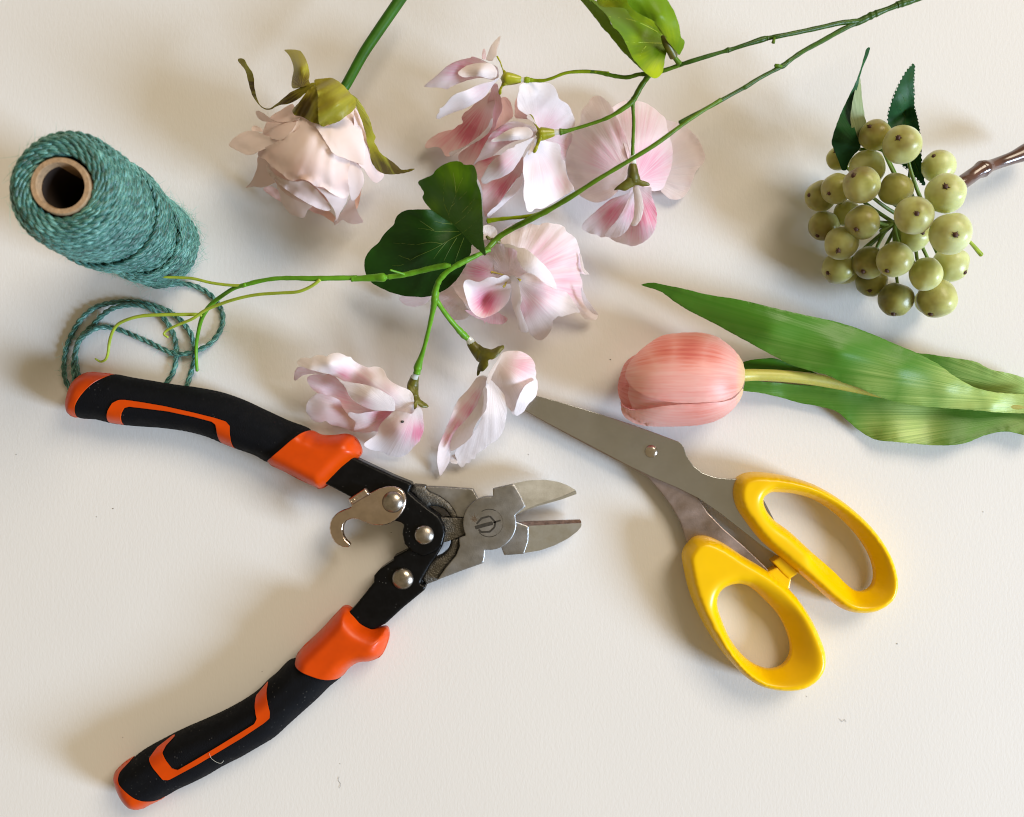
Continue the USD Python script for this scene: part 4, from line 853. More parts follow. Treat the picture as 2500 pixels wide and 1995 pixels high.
# satin sepals, with fold shade streaked into their colour
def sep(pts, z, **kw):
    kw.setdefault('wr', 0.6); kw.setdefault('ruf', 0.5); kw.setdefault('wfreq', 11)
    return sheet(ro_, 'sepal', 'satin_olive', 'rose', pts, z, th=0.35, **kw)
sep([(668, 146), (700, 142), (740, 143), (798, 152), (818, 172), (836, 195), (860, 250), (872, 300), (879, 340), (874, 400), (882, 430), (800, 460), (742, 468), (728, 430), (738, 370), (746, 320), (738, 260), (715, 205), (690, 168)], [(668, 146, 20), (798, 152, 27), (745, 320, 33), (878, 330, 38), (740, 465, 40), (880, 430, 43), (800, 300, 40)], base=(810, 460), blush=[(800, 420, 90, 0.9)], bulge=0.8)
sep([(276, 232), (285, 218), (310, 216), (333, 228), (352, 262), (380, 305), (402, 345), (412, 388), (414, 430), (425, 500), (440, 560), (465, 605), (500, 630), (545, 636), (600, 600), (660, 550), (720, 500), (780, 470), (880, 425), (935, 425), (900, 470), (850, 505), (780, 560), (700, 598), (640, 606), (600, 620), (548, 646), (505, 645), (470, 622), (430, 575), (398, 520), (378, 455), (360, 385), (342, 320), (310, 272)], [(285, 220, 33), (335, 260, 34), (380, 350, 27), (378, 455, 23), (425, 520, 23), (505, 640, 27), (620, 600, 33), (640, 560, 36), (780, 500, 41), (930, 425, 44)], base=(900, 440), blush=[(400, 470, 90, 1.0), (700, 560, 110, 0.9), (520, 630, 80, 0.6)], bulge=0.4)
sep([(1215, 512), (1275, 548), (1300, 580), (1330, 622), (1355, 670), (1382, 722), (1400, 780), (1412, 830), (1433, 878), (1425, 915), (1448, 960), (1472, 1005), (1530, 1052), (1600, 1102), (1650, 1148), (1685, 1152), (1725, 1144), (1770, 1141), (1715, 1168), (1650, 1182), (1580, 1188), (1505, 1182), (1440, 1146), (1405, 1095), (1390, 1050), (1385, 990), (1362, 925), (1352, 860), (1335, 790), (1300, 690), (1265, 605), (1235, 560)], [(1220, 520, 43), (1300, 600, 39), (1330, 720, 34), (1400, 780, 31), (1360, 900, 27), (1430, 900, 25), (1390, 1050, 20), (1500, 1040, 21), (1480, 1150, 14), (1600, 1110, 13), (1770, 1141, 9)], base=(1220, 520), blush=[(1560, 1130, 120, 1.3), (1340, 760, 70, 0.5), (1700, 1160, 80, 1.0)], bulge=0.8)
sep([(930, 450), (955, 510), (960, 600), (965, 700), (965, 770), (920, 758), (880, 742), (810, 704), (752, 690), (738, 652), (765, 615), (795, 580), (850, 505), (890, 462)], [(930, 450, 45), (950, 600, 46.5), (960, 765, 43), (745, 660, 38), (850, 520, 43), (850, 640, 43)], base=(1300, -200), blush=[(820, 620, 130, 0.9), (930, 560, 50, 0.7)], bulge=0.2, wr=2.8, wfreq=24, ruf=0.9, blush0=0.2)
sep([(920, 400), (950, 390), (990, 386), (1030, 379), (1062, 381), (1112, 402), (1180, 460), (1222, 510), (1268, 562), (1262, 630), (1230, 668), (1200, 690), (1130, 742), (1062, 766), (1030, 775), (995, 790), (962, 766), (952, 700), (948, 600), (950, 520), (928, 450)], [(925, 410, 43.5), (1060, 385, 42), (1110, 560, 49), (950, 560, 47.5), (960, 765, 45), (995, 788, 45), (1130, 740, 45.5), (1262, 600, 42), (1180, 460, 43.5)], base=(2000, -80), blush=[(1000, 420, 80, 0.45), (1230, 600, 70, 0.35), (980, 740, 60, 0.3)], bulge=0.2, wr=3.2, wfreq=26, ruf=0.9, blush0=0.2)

# ---------------------------------------------------------------- spray of artificial blossom
fs = thing('blossom_spray', 'branching artificial spray of pale pink blossoms with green leaves and curling tendrils', 'flower spray', W(1300, 450, 0))
_tube = tube
def tube(p, n, m, v, pts, **kw):
    if n == 'stem': kw.setdefault('lump', 0.10)
    return _tube(p, n, m, v, pts, **kw)
def fl(g, mat, view, pts, z, **kw):
    kw['wr'] = kw.get('wr', 0.45) * 0.6; kw.setdefault('ruf', 0.5); kw.setdefault('curl', 0.5)
    return sheet(g, 'petal', mat, view, pts, z, **kw)
PK, BL = 'petal_pink', 'petal_blush'
def cal(g, mat, view, pts, z, tubes, th=1.2):
    """Calyx: a solid trumpet along tubes, with pointed lobes as one thick sheet."""
    parts = []
    if pts: parts.append(sheet_data(view, pts, z, th=th, wr=0.2, ruf=0.2, bulge=0.7, step=5)[:2])
    for t in tubes:
        c, r = path(view, t); parts.append(tube_mesh(c, r, 14))
    obj(g, 'calyx', join(parts), mat, True)
# stems -------------------------------------------------------------
tube(fs, 'stem', 'stem_dark', 'br', [(2200, -90, 36, 20), (2020, -12, 36, 19), (1950, 12, 36, 19), (1900, 27, 36, 21), (1880, 36, 36, 17), (1780, 76, 36, 19), (1745, 90, 36, 21), (1680, 122, 36, 20), (1625, 145, 36, 17)], sides=16, lump=0.12)
tube(fs, 'stem', 'stem_dark', 'br', [(1680, 122, 36, 15), (1640, 126, 37, 15), (1560, 135, 38, 14), (1450, 160, 40, 14), (1300, 192, 42, 14), (1200, 212, 43, 14), (1135, 224, 43, 14), (1115, 228, 43, 17), (1000, 264, 44, 13), (920, 290, 44, 13), (902, 294, 44, 16), (890, 298, 44, 12), (795, 326, 44, 14), (700, 355, 44, 13), (620, 380, 43, 13)], lump=0.08)
tube(fs, 'stem', 'stem_green', 'br', [(640, 374, 43, 13), (520, 415, 42, 13), (430, 432, 41, 13), (380, 436, 40, 12), (320, 452, 39, 13), (260, 448, 38, 12), (200, 436, 38, 12), (130, 422, 38, 10), (30, 418, 38, 9)])
tube(fs, 'stem', 'stem_lime', 'v3', [(1380, 339, 38, 13), (1300, 330, 38, 12), (1200, 325, 38, 12), (1080, 336, 38, 11), (980, 374, 37, 11), (920, 389, 36, 12), (850, 386, 35, 14), (815, 384, 35, 21), (795, 384, 35, 20)])
tube(fs, 'stem', 'stem_dark', 'br', [(1660, 130, 36, 14), (1560, 180, 38, 15), (1450, 242, 42, 14), (1340, 302, 46, 14), (1262, 356, 48, 14), (1230, 382, 48, 16), (1200, 398, 49, 13), (1080, 462, 50, 12), (1005, 510, 51, 14), (985, 520, 51, 12), (800, 622, 53, 12), (620, 718, 54, 11.5)], lump=0.08)
tube(fs, 'stem', 'stem_green', 'v3', [(2156, 520, 53, 14), (1950, 650, 54, 14), (1700, 832, 54, 15), (1500, 955, 53, 15), (1300, 1075, 51, 16), (1130, 1185, 48, 18), (960, 1286, 44, 20), (800, 1368, 40, 21), (700, 1420, 36, 20), (620, 1470, 34, 20), (560, 1530, 34, 19), (515, 1580, 36, 18)])
tube(fs, 'stem', 'stem_lime', 'v3', [(940, 1290, 43, 16), (880, 1317, 41, 15), (800, 1331, 39, 13), (680, 1342, 37, 13), (590, 1352, 35, 16), (540, 1361, 34, 20)])
tube(fs, 'stem', 'stem_green', 'v3', [(1660, 350, 42, 20), (1640, 375, 41, 19), (1600, 432, 40, 18), (1560, 505, 39, 20), (1535, 540, 39, 21), (1480, 582, 39, 17), (1380, 642, 38, 14), (1250, 690, 37, 12), (1130, 726, 37, 13), (1075, 740, 37, 18), (1040, 744, 37, 24)])
tube(fs, 'stem', 'stem_green', 'v3', [(1545, 530, 39, 17), (1548, 600, 38, 12), (1552, 680, 37, 11), (1548, 780, 36, 12), (1545, 870, 35, 13), (1546, 915, 34, 17)])
tube(fs, 'stem', 'stem_bright', 'r6', [(1560, 1100, 38, 22), (1480, 1130, 39, 24), (1350, 1190, 40, 28), (1230, 1250, 41, 34), (1120, 1310, 41, 32), (1020, 1392, 40, 32), (960, 1470, 39, 34), (925, 1570, 37, 36), (905, 1690, 36, 36)])
tube(fs, 'stem', 'stem_bright', 'r6', [(1100, 1290, 41, 26), (1040, 1285, 41, 34), (900, 1310, 39, 33), (700, 1358, 37, 32), (540, 1393, 36, 32), (400, 1412, 35, 30), (345, 1418, 35, 30), (330, 1420, 35, 46), (200, 1425, 34, 44), (0, 1436, 33, 34), (-60, 1440, 33, 32)])
tube(fs, 'stem', 'stem_bright', 'ten', [(2545, 133, 33, 22), (2400, 135, 33, 22), (2156, 140, 32, 21), (2000, 136, 31, 19), (1850, 140, 30, 19), (1700, 165, 28, 19), (1570, 200, 26, 20)])
tube(fs, 'stem', 'stem_bright', 'mid', [(805, 740, 36, 20), (800, 780, 36, 19), (790, 835, 33, 13), (765, 950, 27, 11), (738, 1050, 22, 12), (715, 1120, 19, 20), (708, 1158, 18, 19)])
tube(fs, 'stem', 'stem_bright', 'mid', [(800, 765, 36, 16), (820, 800, 34, 13), (865, 865, 29, 12), (915, 925, 25, 15), (950, 962, 22, 19), (968, 978, 21, 15)])
tube(fs, 'stub', 'stem_green', 'br', [(1175, 215, 43, 9), (1172, 235, 44, 9), (1168, 252, 44, 11)])
tube(fs, 'stub', 'stem_green', 'br', [(1225, 395, 48, 9), (1200, 385, 50, 10), (1178, 384, 50, 11)])
tube(fs, 'stub', 'stem_bright', 'r6', [(560, 1385, 37, 14), (480, 1360, 39, 13), (395, 1335, 41, 12)])
# tendrils -----------------------------------------------------------
td = lambda pts: tube(fs, 'tendril', 'tendril_lime', 'ten', pts, sides=9)
td([(1640, 182, 27, 16), (1560, 198, 26, 13), (1450, 195, 25, 13), (1300, 175, 24, 13), (1150, 140, 23, 13), (1000, 130, 22, 12), (910, 125, 22, 11), (855, 100, 22, 11), (842, 72, 22, 11), (865, 50, 22, 10), (905, 60, 22, 9)])
tube(fs, 'tendril', 'stem_bright', 'ten', [(1600, 190, 27, 19), (1500, 222, 24, 18), (1400, 285, 20, 18), (1310, 355, 17, 20), (1250, 430, 14, 20), (1220, 495, 11, 18), (1195, 600, 8, 16), (1180, 700, 6, 15), (1178, 800, 4.5, 14), (1186, 925, 3.5, 14)], sides=9)
td([(2230, 150, 33, 15), (2156, 205, 32, 14), (2050, 250, 31, 14), (1900, 262, 29, 14), (1700, 276, 26, 14), (1550, 305, 24, 14), (1400, 350, 21, 14), (1250, 412, 18, 14), (1150, 480, 16, 13), (1050, 522, 14, 12), (980, 553, 13, 11), (920, 588, 12, 10), (905, 612, 12, 10), (940, 640, 12, 9)])
td([(1225, 450, 14, 15), (1180, 445, 14.5, 15), (1050, 445, 15, 15), (880, 448, 15, 15), (720, 457, 14.5, 15), (600, 486, 14, 14), (510, 532, 13, 14), (465, 600, 12, 13), (440, 690, 10, 13), (430, 770, 9, 12), (410, 825, 8, 11), (370, 845, 7, 10), (320, 820, 7, 7)])
# leaves -------------------------------------------------------------
L2z = [(700, 630, 35), (450, 780, 28), (110, 1180, 20), (110, 1380, 18), (450, 1610, 18), (850, 1640, 22), (1120, 1500, 26), (1350, 1030, 33), (1150, 850, 29), (800, 1100, 31), (1000, 760, 31), (600, 1350, 23)]
lf2 = sheet(fs, 'leaf', 'leaf_dark', 'r6', [(1480, 900), (1200, 650), (870, 630), (700, 630), (620, 632), (550, 648), (490, 692), (455, 740), (440, 800), (395, 845), (320, 920), (260, 1015), (170, 1090), (112, 1180), (93, 1265), (110, 1380), (165, 1470), (300, 1552), (450, 1612), (620, 1645), (850, 1642), (1000, 1585), (1120, 1500), (1250, 1330), (1330, 1150), (1352, 1030)], L2z, base=(1230, 910), wr=0.5, ruf=0.5, blush=[(560, 760, 190, 0.5), (300, 1100, 200, 0.3)], label='large dark green leaf under the stem')
l2f = sheet_height(0.17)
vein(lf2, 'r6', [[(1200, 885), (1050, 885), (950, 888), (830, 860), (720, 850)], [(1120, 800), (1010, 790), (910, 765)], [(1225, 910), (1060, 1000), (900, 1090), (700, 1180), (520, 1280), (420, 1285)], [(1000, 1030), (860, 1010), (720, 1035), (560, 1030), (430, 1020)], [(1170, 960), (1080, 1110), (1020, 1230)], [(1255, 960), (1200, 1100), (1150, 1240)], [(1060, 1000), (960, 1120), (900, 1210)], [(620, 1210), (560, 1190), (490, 1160)], [(900, 870), (800, 800), (740, 760)]], 'vein_yellow', 4.0, l2f)
L1z = [(720, 310, 44), (1180, 65, 56), (1390, 160, 60), (1470, 600, 62), (1500, 1160, 44), (1250, 920, 38), (950, 680, 38), (780, 470, 42), (1100, 450, 54), (1250, 700, 52)]
lf1 = sheet(fs, 'leaf', 'leaf_mid', 'r6', [(718, 315), (740, 290), (780, 268), (880, 228), (920, 180), (965, 138), (1060, 85), (1120, 68), (1180, 65), (1225, 78), (1252, 105), (1300, 110), (1350, 108), (1378, 128), (1395, 170), (1410, 250), (1408, 320), (1430, 370), (1450, 430), (1462, 520), (1468, 640), (1475, 800), (1487, 1000), (1507, 1168), (1440, 1112), (1350, 1035), (1250, 922), (1130, 800), (1070, 762), (1000, 720), (940, 680), (870, 625), (800, 545), (772, 480), (790, 440), (760, 380)], L1z, base=(1260, 880), wr=0.5, ruf=0.5, blush=[(1150, 150, 250, 0.9), (1400, 600, 160, 0.4), (900, 600, 100, 0.9)], blush0=0.1, label='folded green leaf standing above the dark leaf')
l1f = sheet_height(0.2)
vein(lf1, 'r6', [[(1110, 790), (1080, 690), (1110, 590), (1165, 450), (1200, 350), (1240, 260)], [(1085, 700), (1030, 570), (1015, 430), (1030, 290)], [(1165, 450), (1150, 320), (1130, 200)], [(1150, 800), (1230, 740), (1310, 660), (1360, 590)], [(1215, 680), (1330, 560), (1400, 480)], [(1240, 900), (1330, 830), (1400, 760)], [(1110, 590), (1200, 510), (1290, 420)]], 'vein_bright', 4.0, l1f)
sheet(fs, 'leaf', 'leaf_lime', 'r5', [(880, -160), (1500, -180), (1640, 20), (1740, 180), (1800, 330), (1842, 460), (1862, 580), (1882, 680), (1942, 745), (1930, 840), (1895, 920), (1840, 1000), (1760, 900), (1640, 760), (1560, 620), (1400, 420), (1200, 300), (1050, 220), (940, 120), (880, 0)], [(880, 0, 66), (1640, 20, 60), (1880, 680, 52), (1840, 1000, 46), (1560, 620, 56), (1050, 220, 62), (1500, 300, 62)], base=(1800, 1000), wr=0.6, ruf=0.4, blush=[(1600, 650, 260, 0.5)], blush0=-0.4, bulge=0.8, label='right hand blade of the lime leaf')
sheet(fs, 'leaf', 'leaf_lime', 'r5', [(360, -150), (880, -150), (900, 0), (950, 110), (1060, 215), (1200, 290), (1400, 400), (1545, 560), (1640, 700), (1560, 640), (1480, 600), (1390, 510), (1250, 440), (1060, 368), (945, 275), (900, 200), (830, 150), (700, 132), (560, 130), (430, 118), (370, 70)], [(360, 0, 64), (880, 0, 68), (430, 120, 62), (830, 150, 66), (1250, 370, 62), (1640, 700, 54)], base=(1640, 700), wr=0.4, ruf=0.3, blush=[(600, 60, 260, 1.0), (1300, 430, 150, 0.8)], blush0=0.3, bulge=0.5)
LLz = [(190, 0, 58), (540, 300, 57), (820, 680, 55), (1060, 1130, 51), (1350, 1410, 49), (1530, 1330, 47), (1610, 950, 46), (1540, 600, 45), (940, 270, 49), (440, 130, 53), (1100, 700, 47), (1200, 1000, 49)]
lf3 = sheet(fs, 'leaf', 'leaf_lime', 'r5', [(150, -60), (440, 60), (700, 100), (860, 160), (945, 270), (1060, 360), (1250, 430), (1390, 500), (1540, 600), (1645, 740), (1600, 830), (1612, 950), (1590, 1060), (1562, 1230), (1532, 1335), (1450, 1412), (1355, 1412), (1240, 1330), (1140, 1220), (1010, 1070), (960, 970), (880, 800), (820, 675), (720, 550), (650, 500), (610, 420), (540, 298), (460, 210), (400, 165)], LLz, base=(1600, 780), wr=0.5, ruf=0.2, blush=[(1400, 1300, 220, 1.0), (1150, 1000, 160, 0.5), (1000, 770, 120, 0.5)], blush0=0.0, label='lime leaf hanging over the branch')
l3f = sheet_height(0.05)
vein(lf3, 'r5', [[(1600, 790), (1400, 785), (1200, 775), (1000, 770), (860, 760)], [(1240, 840), (1170, 930), (1140, 1010), (1050, 1080)], [(1540, 640), (1300, 500), (1000, 370), (700, 320), (560, 305)]], 'vein_lime', 9, l3f)
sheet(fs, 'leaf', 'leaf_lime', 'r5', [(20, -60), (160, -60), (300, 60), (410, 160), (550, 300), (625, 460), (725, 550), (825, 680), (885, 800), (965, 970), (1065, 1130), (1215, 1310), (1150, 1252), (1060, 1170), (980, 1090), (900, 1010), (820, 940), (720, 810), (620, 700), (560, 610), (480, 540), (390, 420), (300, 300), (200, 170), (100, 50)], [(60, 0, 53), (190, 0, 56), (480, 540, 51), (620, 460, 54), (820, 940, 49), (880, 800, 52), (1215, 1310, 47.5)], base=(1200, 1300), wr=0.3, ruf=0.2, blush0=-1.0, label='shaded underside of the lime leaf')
tube(fs, 'stub', 'calyx_olive', 'r5', [(1555, 650, 50, 50), (1600, 760, 50, 70), (1680, 900, 48, 80), (1745, 1030, 46, 78)])
tube(fs, 'stub', 'stem_green', 'r5', [(1730, 1000, 46, 50), (1790, 1080, 45, 45), (1850, 1160, 44, 55)])
# blossom 1: topmost on the left ----------------------------------------
g = group(fs, 'blossom', 'topmost blossom with its pink petals in profile')
fl(g, PK, 'r1', [(790, 340), (795, 260), (812, 210), (832, 225), (838, 290), (842, 350)], [(800, 250, 14)], blush0=0.2)
fl(g, PK, 'r1', [(845, 355), (870, 270), (895, 200), (930, 140), (985, 78), (1032, 38), (1028, 80), (1010, 150), (985, 230), (975, 300), (940, 340), (925, 370)], [(850, 350, 32), (1030, 40, 24), (930, 140, 28), (985, 230, 32)], base=(930, 370), bulge=0.6)
fl(g, BL, 'r1', [(1045, 850), (1100, 845), (1145, 885), (1172, 940), (1190, 1010), (1198, 1090), (1120, 1170), (960, 1310), (860, 1480), (740, 1680), (640, 1760), (520, 1730), (480, 1610), (640, 1470), (850, 1280), (960, 1090)], [(1050, 850, 14), (1195, 1080, 13), (500, 1650, 7), (740, 1680, 12), (900, 1250, 14)], base=(1040, 780), blush=[(800, 1400, 280, 0.7)], blush0=0.15)
fl(g, BL, 'r1', [(40, 1485), (70, 1430), (110, 1390), (170, 1350), (240, 1310), (330, 1285), (420, 1265), (480, 1215), (540, 1180), (520, 1120), (560, 1050), (640, 990), (700, 920), (820, 850), (900, 780), (960, 900), (940, 1000), (930, 1130), (910, 1230), (840, 1330), (720, 1410), (600, 1470), (500, 1530), (430, 1590), (370, 1622), (310, 1620), (275, 1560), (250, 1520), (190, 1495), (110, 1510), (60, 1520)], [(50, 1490, 6), (540, 1180, 8), (700, 920, 18), (900, 800, 25), (920, 1150, 22), (620, 1330, 9), (370, 1610, 12), (270, 1540, 8)], base=(960, 760), blush=[(590, 1300, 230, 1.0), (700, 1160, 180, 0.7), (350, 1400, 200, 0.5)], blush0=0.1, wr=0.7)
fl(g, PK, 'r1', [(355, 1580), (400, 1555), (500, 1520), (640, 1440), (760, 1345), (860, 1240), (900, 1150), (928, 1120), (932, 1180), (910, 1250), (850, 1340), (720, 1430), (580, 1500), (450, 1580), (380, 1624)], [(370, 1590, 14), (930, 1130, 25), (640, 1460, 17)], base=(930, 1100), wr=0.1, ruf=0.2)
fl(g, BL, 'r1', [(930, 680), (985, 670), (1005, 740), (1030, 830), (1045, 900), (1058, 980), (1040, 1050), (1005, 1110), (975, 1200), (930, 1300), (880, 1320), (910, 1200), (900, 1060), (870, 970), (865, 880), (895, 800)], [(960, 690, 34), (1055, 980, 24), (870, 950, 22), (930, 1300, 16)], base=(970, 670), blush0=0.25)
fl(g, PK, 'r1', [(30, 705), (80, 650), (130, 615), (190, 565), (250, 510), (310, 455), (370, 415), (430, 385), (500, 362), (580, 340), (645, 328), (650, 314), (690, 318), (740, 335), (790, 355), (850, 385), (930, 425), (985, 445), (1010, 520), (1000, 590), (940, 620), (860, 605), (760, 590), (650, 610), (540, 645), (430, 690), (380, 715), (330, 742), (260, 725), (180, 718), (100, 715)], [(30, 705, 22), (370, 415, 33), (650, 320, 36), (980, 450, 38), (960, 610, 34), (650, 600, 28), (330, 740, 22), (500, 500, 25), (420, 560, 25)], base=(1000, 520), blush=[(560, 430, 190, 0.55), (420, 480, 150, 0.4)], blush0=0.05)
fl(g, PK, 'r1', [(470, 530), (520, 480), (600, 430), (700, 405), (800, 395), (880, 400), (945, 435), (985, 500), (985, 560), (940, 605), (860, 598), (780, 578), (700, 572), (620, 580), (540, 585)], [(480, 530, 37.5), (700, 405, 37), (950, 440, 38), (980, 550, 38), (860, 600, 38), (620, 580, 37.5), (750, 490, 40.5)], base=(990, 540), wr=0.3, ruf=0.15, bulge=0.6)
fl(g, PK, 'r1', [(188, 1122), (200, 1080), (232, 1035), (228, 1000), (240, 985), (265, 980), (300, 950), (350, 890), (400, 830), (440, 805), (490, 785), (560, 765), (640, 730), (720, 695), (820, 665), (920, 640), (980, 600), (1020, 590), (1000, 620), (950, 665), (900, 740), (840, 820), (780, 872), (690, 930), (580, 985), (440, 1038), (330, 1078), (250, 1118), (208, 1132)], [(195, 1120, 30), (300, 950, 36), (440, 1038, 30), (640, 730, 40), (780, 870, 34), (1010, 600, 38), (600, 870, 38)], base=(1010, 600), blush=[(780, 760, 150, 0.18)], bulge=0.6, wr=0.3, ruf=0.25)
tube(g, 'calyx_socket', 'clear_glue', 'r1', [(1270, 618, 35, 40), (1310, 616, 35, 33), (1350, 618, 35, 31)])
cal(g, 'calyx_lime', 'r1', [(975, 305), (992, 300), (1012, 325), (1040, 395), (1065, 470), (1100, 510), (1130, 560), (1130, 640), (1100, 690), (1065, 705), (1045, 760), (1043, 808), (1015, 815), (1008, 780), (1020, 730), (1045, 680), (1068, 620), (1072, 560), (1055, 490), (1025, 400)], [(980, 305, 36), (1060, 600, 35), (1030, 810, 34)], [[(1060, 600, 35, 62), (1100, 602, 35, 84), (1160, 606, 35, 80), (1240, 612, 35, 62), (1300, 615, 35, 42)]])
# blossom 2: the pair beneath the upper branch ------------------------------
g = group(fs, 'blossom', 'middle blossom with pink petals under the upper branch')
fl(g, BL, 'r1', [(1220, 930), (1235, 880), (1260, 840), (1310, 900), (1400, 1040), (1420, 1120), (1320, 1130), (1225, 1110), (1218, 1010)], [(1230, 900, 18), (1400, 1100, 22)], base=(1420, 1200), blush0=0.2)
fl(g, PK, 'r1', [(1285, 690), (1330, 665), (1400, 655), (1480, 650), (1560, 652), (1640, 655), (1700, 680), (1745, 725), (1775, 790), (1800, 860), (1860, 905), (1915, 940), (1950, 995), (1975, 1060), (2005, 1150), (2000, 1230), (1965, 1300), (1975, 1350), (1968, 1420), (1920, 1490), (1895, 1560), (1885, 1640), (1840, 1700), (1700, 1620), (1580, 1420), (1500, 1260), (1440, 1120), (1380, 1080), (1300, 1030), (1262, 990), (1250, 920), (1255, 840), (1275, 760)], [(1290, 690, 36), (1560, 652, 30), (1745, 725, 25), (2000, 1200, 14), (1890, 1620, 12), (1440, 1150, 26), (1260, 950, 33), (1600, 1000, 23), (1500, 800, 32)], base=(1530, 1330), blush=[(1650, 1250, 220, 0.35), (1850, 1500, 160, 0.4)], wr=0.8)  # second blush paints the shadow side of this petal in pink
fl(g, BL, 'r2', [(180, 760), (240, 640), (380, 640), (480, 600), (620, 560), (800, 560), (960, 560), (1050, 600), (1075, 700), (1060, 880), (980, 960), (880, 1050), (760, 1230), (640, 1390), (500, 1560), (400, 1640), (355, 1500), (345, 1250), (310, 1080), (250, 960), (210, 850)], [(200, 760, 10), (1050, 600, 20), (400, 1620, 5), (350, 1250, 8), (760, 1230, 10), (650, 800, 11)], base=(1150, 450), blush=[(700, 1130, 240, 0.95), (420, 640, 120, 0.9), (850, 1000, 170, 0.7)], blush0=0.2, wr=0.7)
fl(g, PK, 'r2', [(425, 1610), (470, 1550), (560, 1470), (620, 1420), (690, 1330), (760, 1240), (830, 1160), (900, 1060), (940, 980), (1005, 930), (1020, 890), (1060, 872), (1075, 940), (1060, 1010), (1010, 1120), (920, 1240), (820, 1330), (720, 1420), (600, 1530), (500, 1610), (450, 1660)], [(430, 1620, 12), (1050, 880, 24), (900, 1240, 16), (760, 1240, 21)], base=(1070, 880), wr=0.2, ruf=0.2, bulge=0.5)
fl(g, PK, 'r2', [(1060, 640), (1075, 600), (1110, 540), (1180, 420), (1220, 340), (1350, 290), (1520, 330), (1690, 380), (1715, 520), (1725, 640), (1780, 660), (1800, 740), (1805, 850), (1830, 940), (1860, 1010), (1900, 1060), (1950, 1150), (1880, 1210), (1750, 1290), (1620, 1370), (1500, 1440), (1380, 1505), (1290, 1500), (1250, 1510), (1200, 1560), (1130, 1548), (1110, 1490), (1090, 1400), (1065, 1300), (1060, 1180), (1070, 1050), (1065, 950), (1048, 850), (1055, 740)], [(1060, 700, 33), (1250, 340, 35), (1130, 1540, 27), (1400, 900, 28), (1500, 1440, 20), (1900, 1080, 13), (1780, 680, 16), (1690, 390, 20), (1080, 1100, 31)], base=(1260, 340), blush=[(1400, 800, 220, 0.22), (1700, 1050, 170, 0.25)], wr=0.7)
fl(g, PK, 'r2', [(185, 745), (210, 690), (260, 615), (300, 545), (330, 480), (365, 410), (400, 350), (440, 270), (480, 205), (530, 150), (590, 110), (680, 50), (770, 5), (900, -30), (1050, 0), (1180, 50), (1270, 120), (1285, 200), (1200, 260), (1050, 290), (950, 310), (850, 345), (760, 385), (680, 440), (600, 510), (500, 590), (440, 610), (370, 640), (300, 660), (240, 690)], [(185, 745, 20), (400, 340, 32), (590, 110, 38), (900, -30, 40), (1280, 150, 38), (1050, 290, 33), (680, 440, 27), (400, 620, 24), (700, 180, 29), (450, 430, 30)], base=(1290, 170), blush=[(700, 170, 170, 0.6), (560, 260, 120, 0.6)], blush0=0.06)
fl(g, PK, 'r2', [(485, 320), (520, 290), (620, 230), (720, 165), (820, 115), (920, 85), (1020, 74), (1130, 74), (1190, 110), (1230, 170), (1230, 210), (1180, 260), (1080, 290), (950, 300), (800, 312), (650, 326), (540, 332)], [(490, 322, 38.5), (920, 85, 39.5), (1220, 180, 40), (950, 300, 39.5), (620, 326, 38.5), (900, 200, 42)], base=(1240, 180), wr=0.3, ruf=0.1, bulge=0.6)
fl(g, PK, 'r2', [(318, 1005), (335, 950), (380, 870), (430, 780), (470, 720), (540, 650), (620, 590), (700, 530), (780, 470), (850, 440), (905, 420), (920, 390), (960, 370), (1020, 350), (1120, 310), (1245, 255), (1190, 330), (1140, 390), (1090, 470), (1050, 560), (990, 660), (930, 750), (860, 840), (780, 900), (690, 950), (600, 985), (500, 1010), (420, 1060), (350, 1060)], [(320, 1005, 26), (540, 650, 37), (600, 980, 28), (905, 420, 40), (930, 760, 33), (1240, 260, 39), (700, 780, 37)], base=(1250, 250), blush=[(720, 680, 190, 0.42), (800, 560, 100, 0.3)], bulge=0.6, wr=0.35, ruf=0.25)
fl(g, PK, 'r2', [(1140, 560), (1160, 480), (1190, 400), (1215, 350), (1250, 300), (1300, 240), (1310, 300), (1280, 400), (1250, 450), (1200, 520)], [(1150, 540, 34), (1300, 260, 38)], base=(1300, 240), wr=0.1, ruf=0)
fl(g, PK, 'r1', [(1370, 1110), (1405, 1070), (1430, 1090), (1470, 1150), (1500, 1210), (1440, 1160)], [(1400, 1100, 39)], wr=0, ruf=0)
tube(g, 'calyx_socket', 'clear_glue', 'r1', [(1700, 1315, 37, 42), (1760, 1306, 37, 40), (1815, 1300, 37, 36)])
cal(g, 'calyx_lime', 'r1', [(1410, 1070), (1440, 1075), (1465, 1110), (1488, 1180), (1530, 1240), (1590, 1300), (1570, 1400), (1545, 1440), (1530, 1490), (1510, 1550), (1482, 1582), (1455, 1570), (1470, 1530), (1495, 1470), (1515, 1400), (1530, 1330), (1510, 1260), (1470, 1190), (1440, 1130)], [(1420, 1075, 38), (1540, 1310, 38), (1480, 1570, 36)], [[(1520, 1330, 37, 60), (1560, 1330, 37, 88), (1620, 1324, 37, 80), (1700, 1316, 37, 58), (1735, 1312, 37, 46)]])
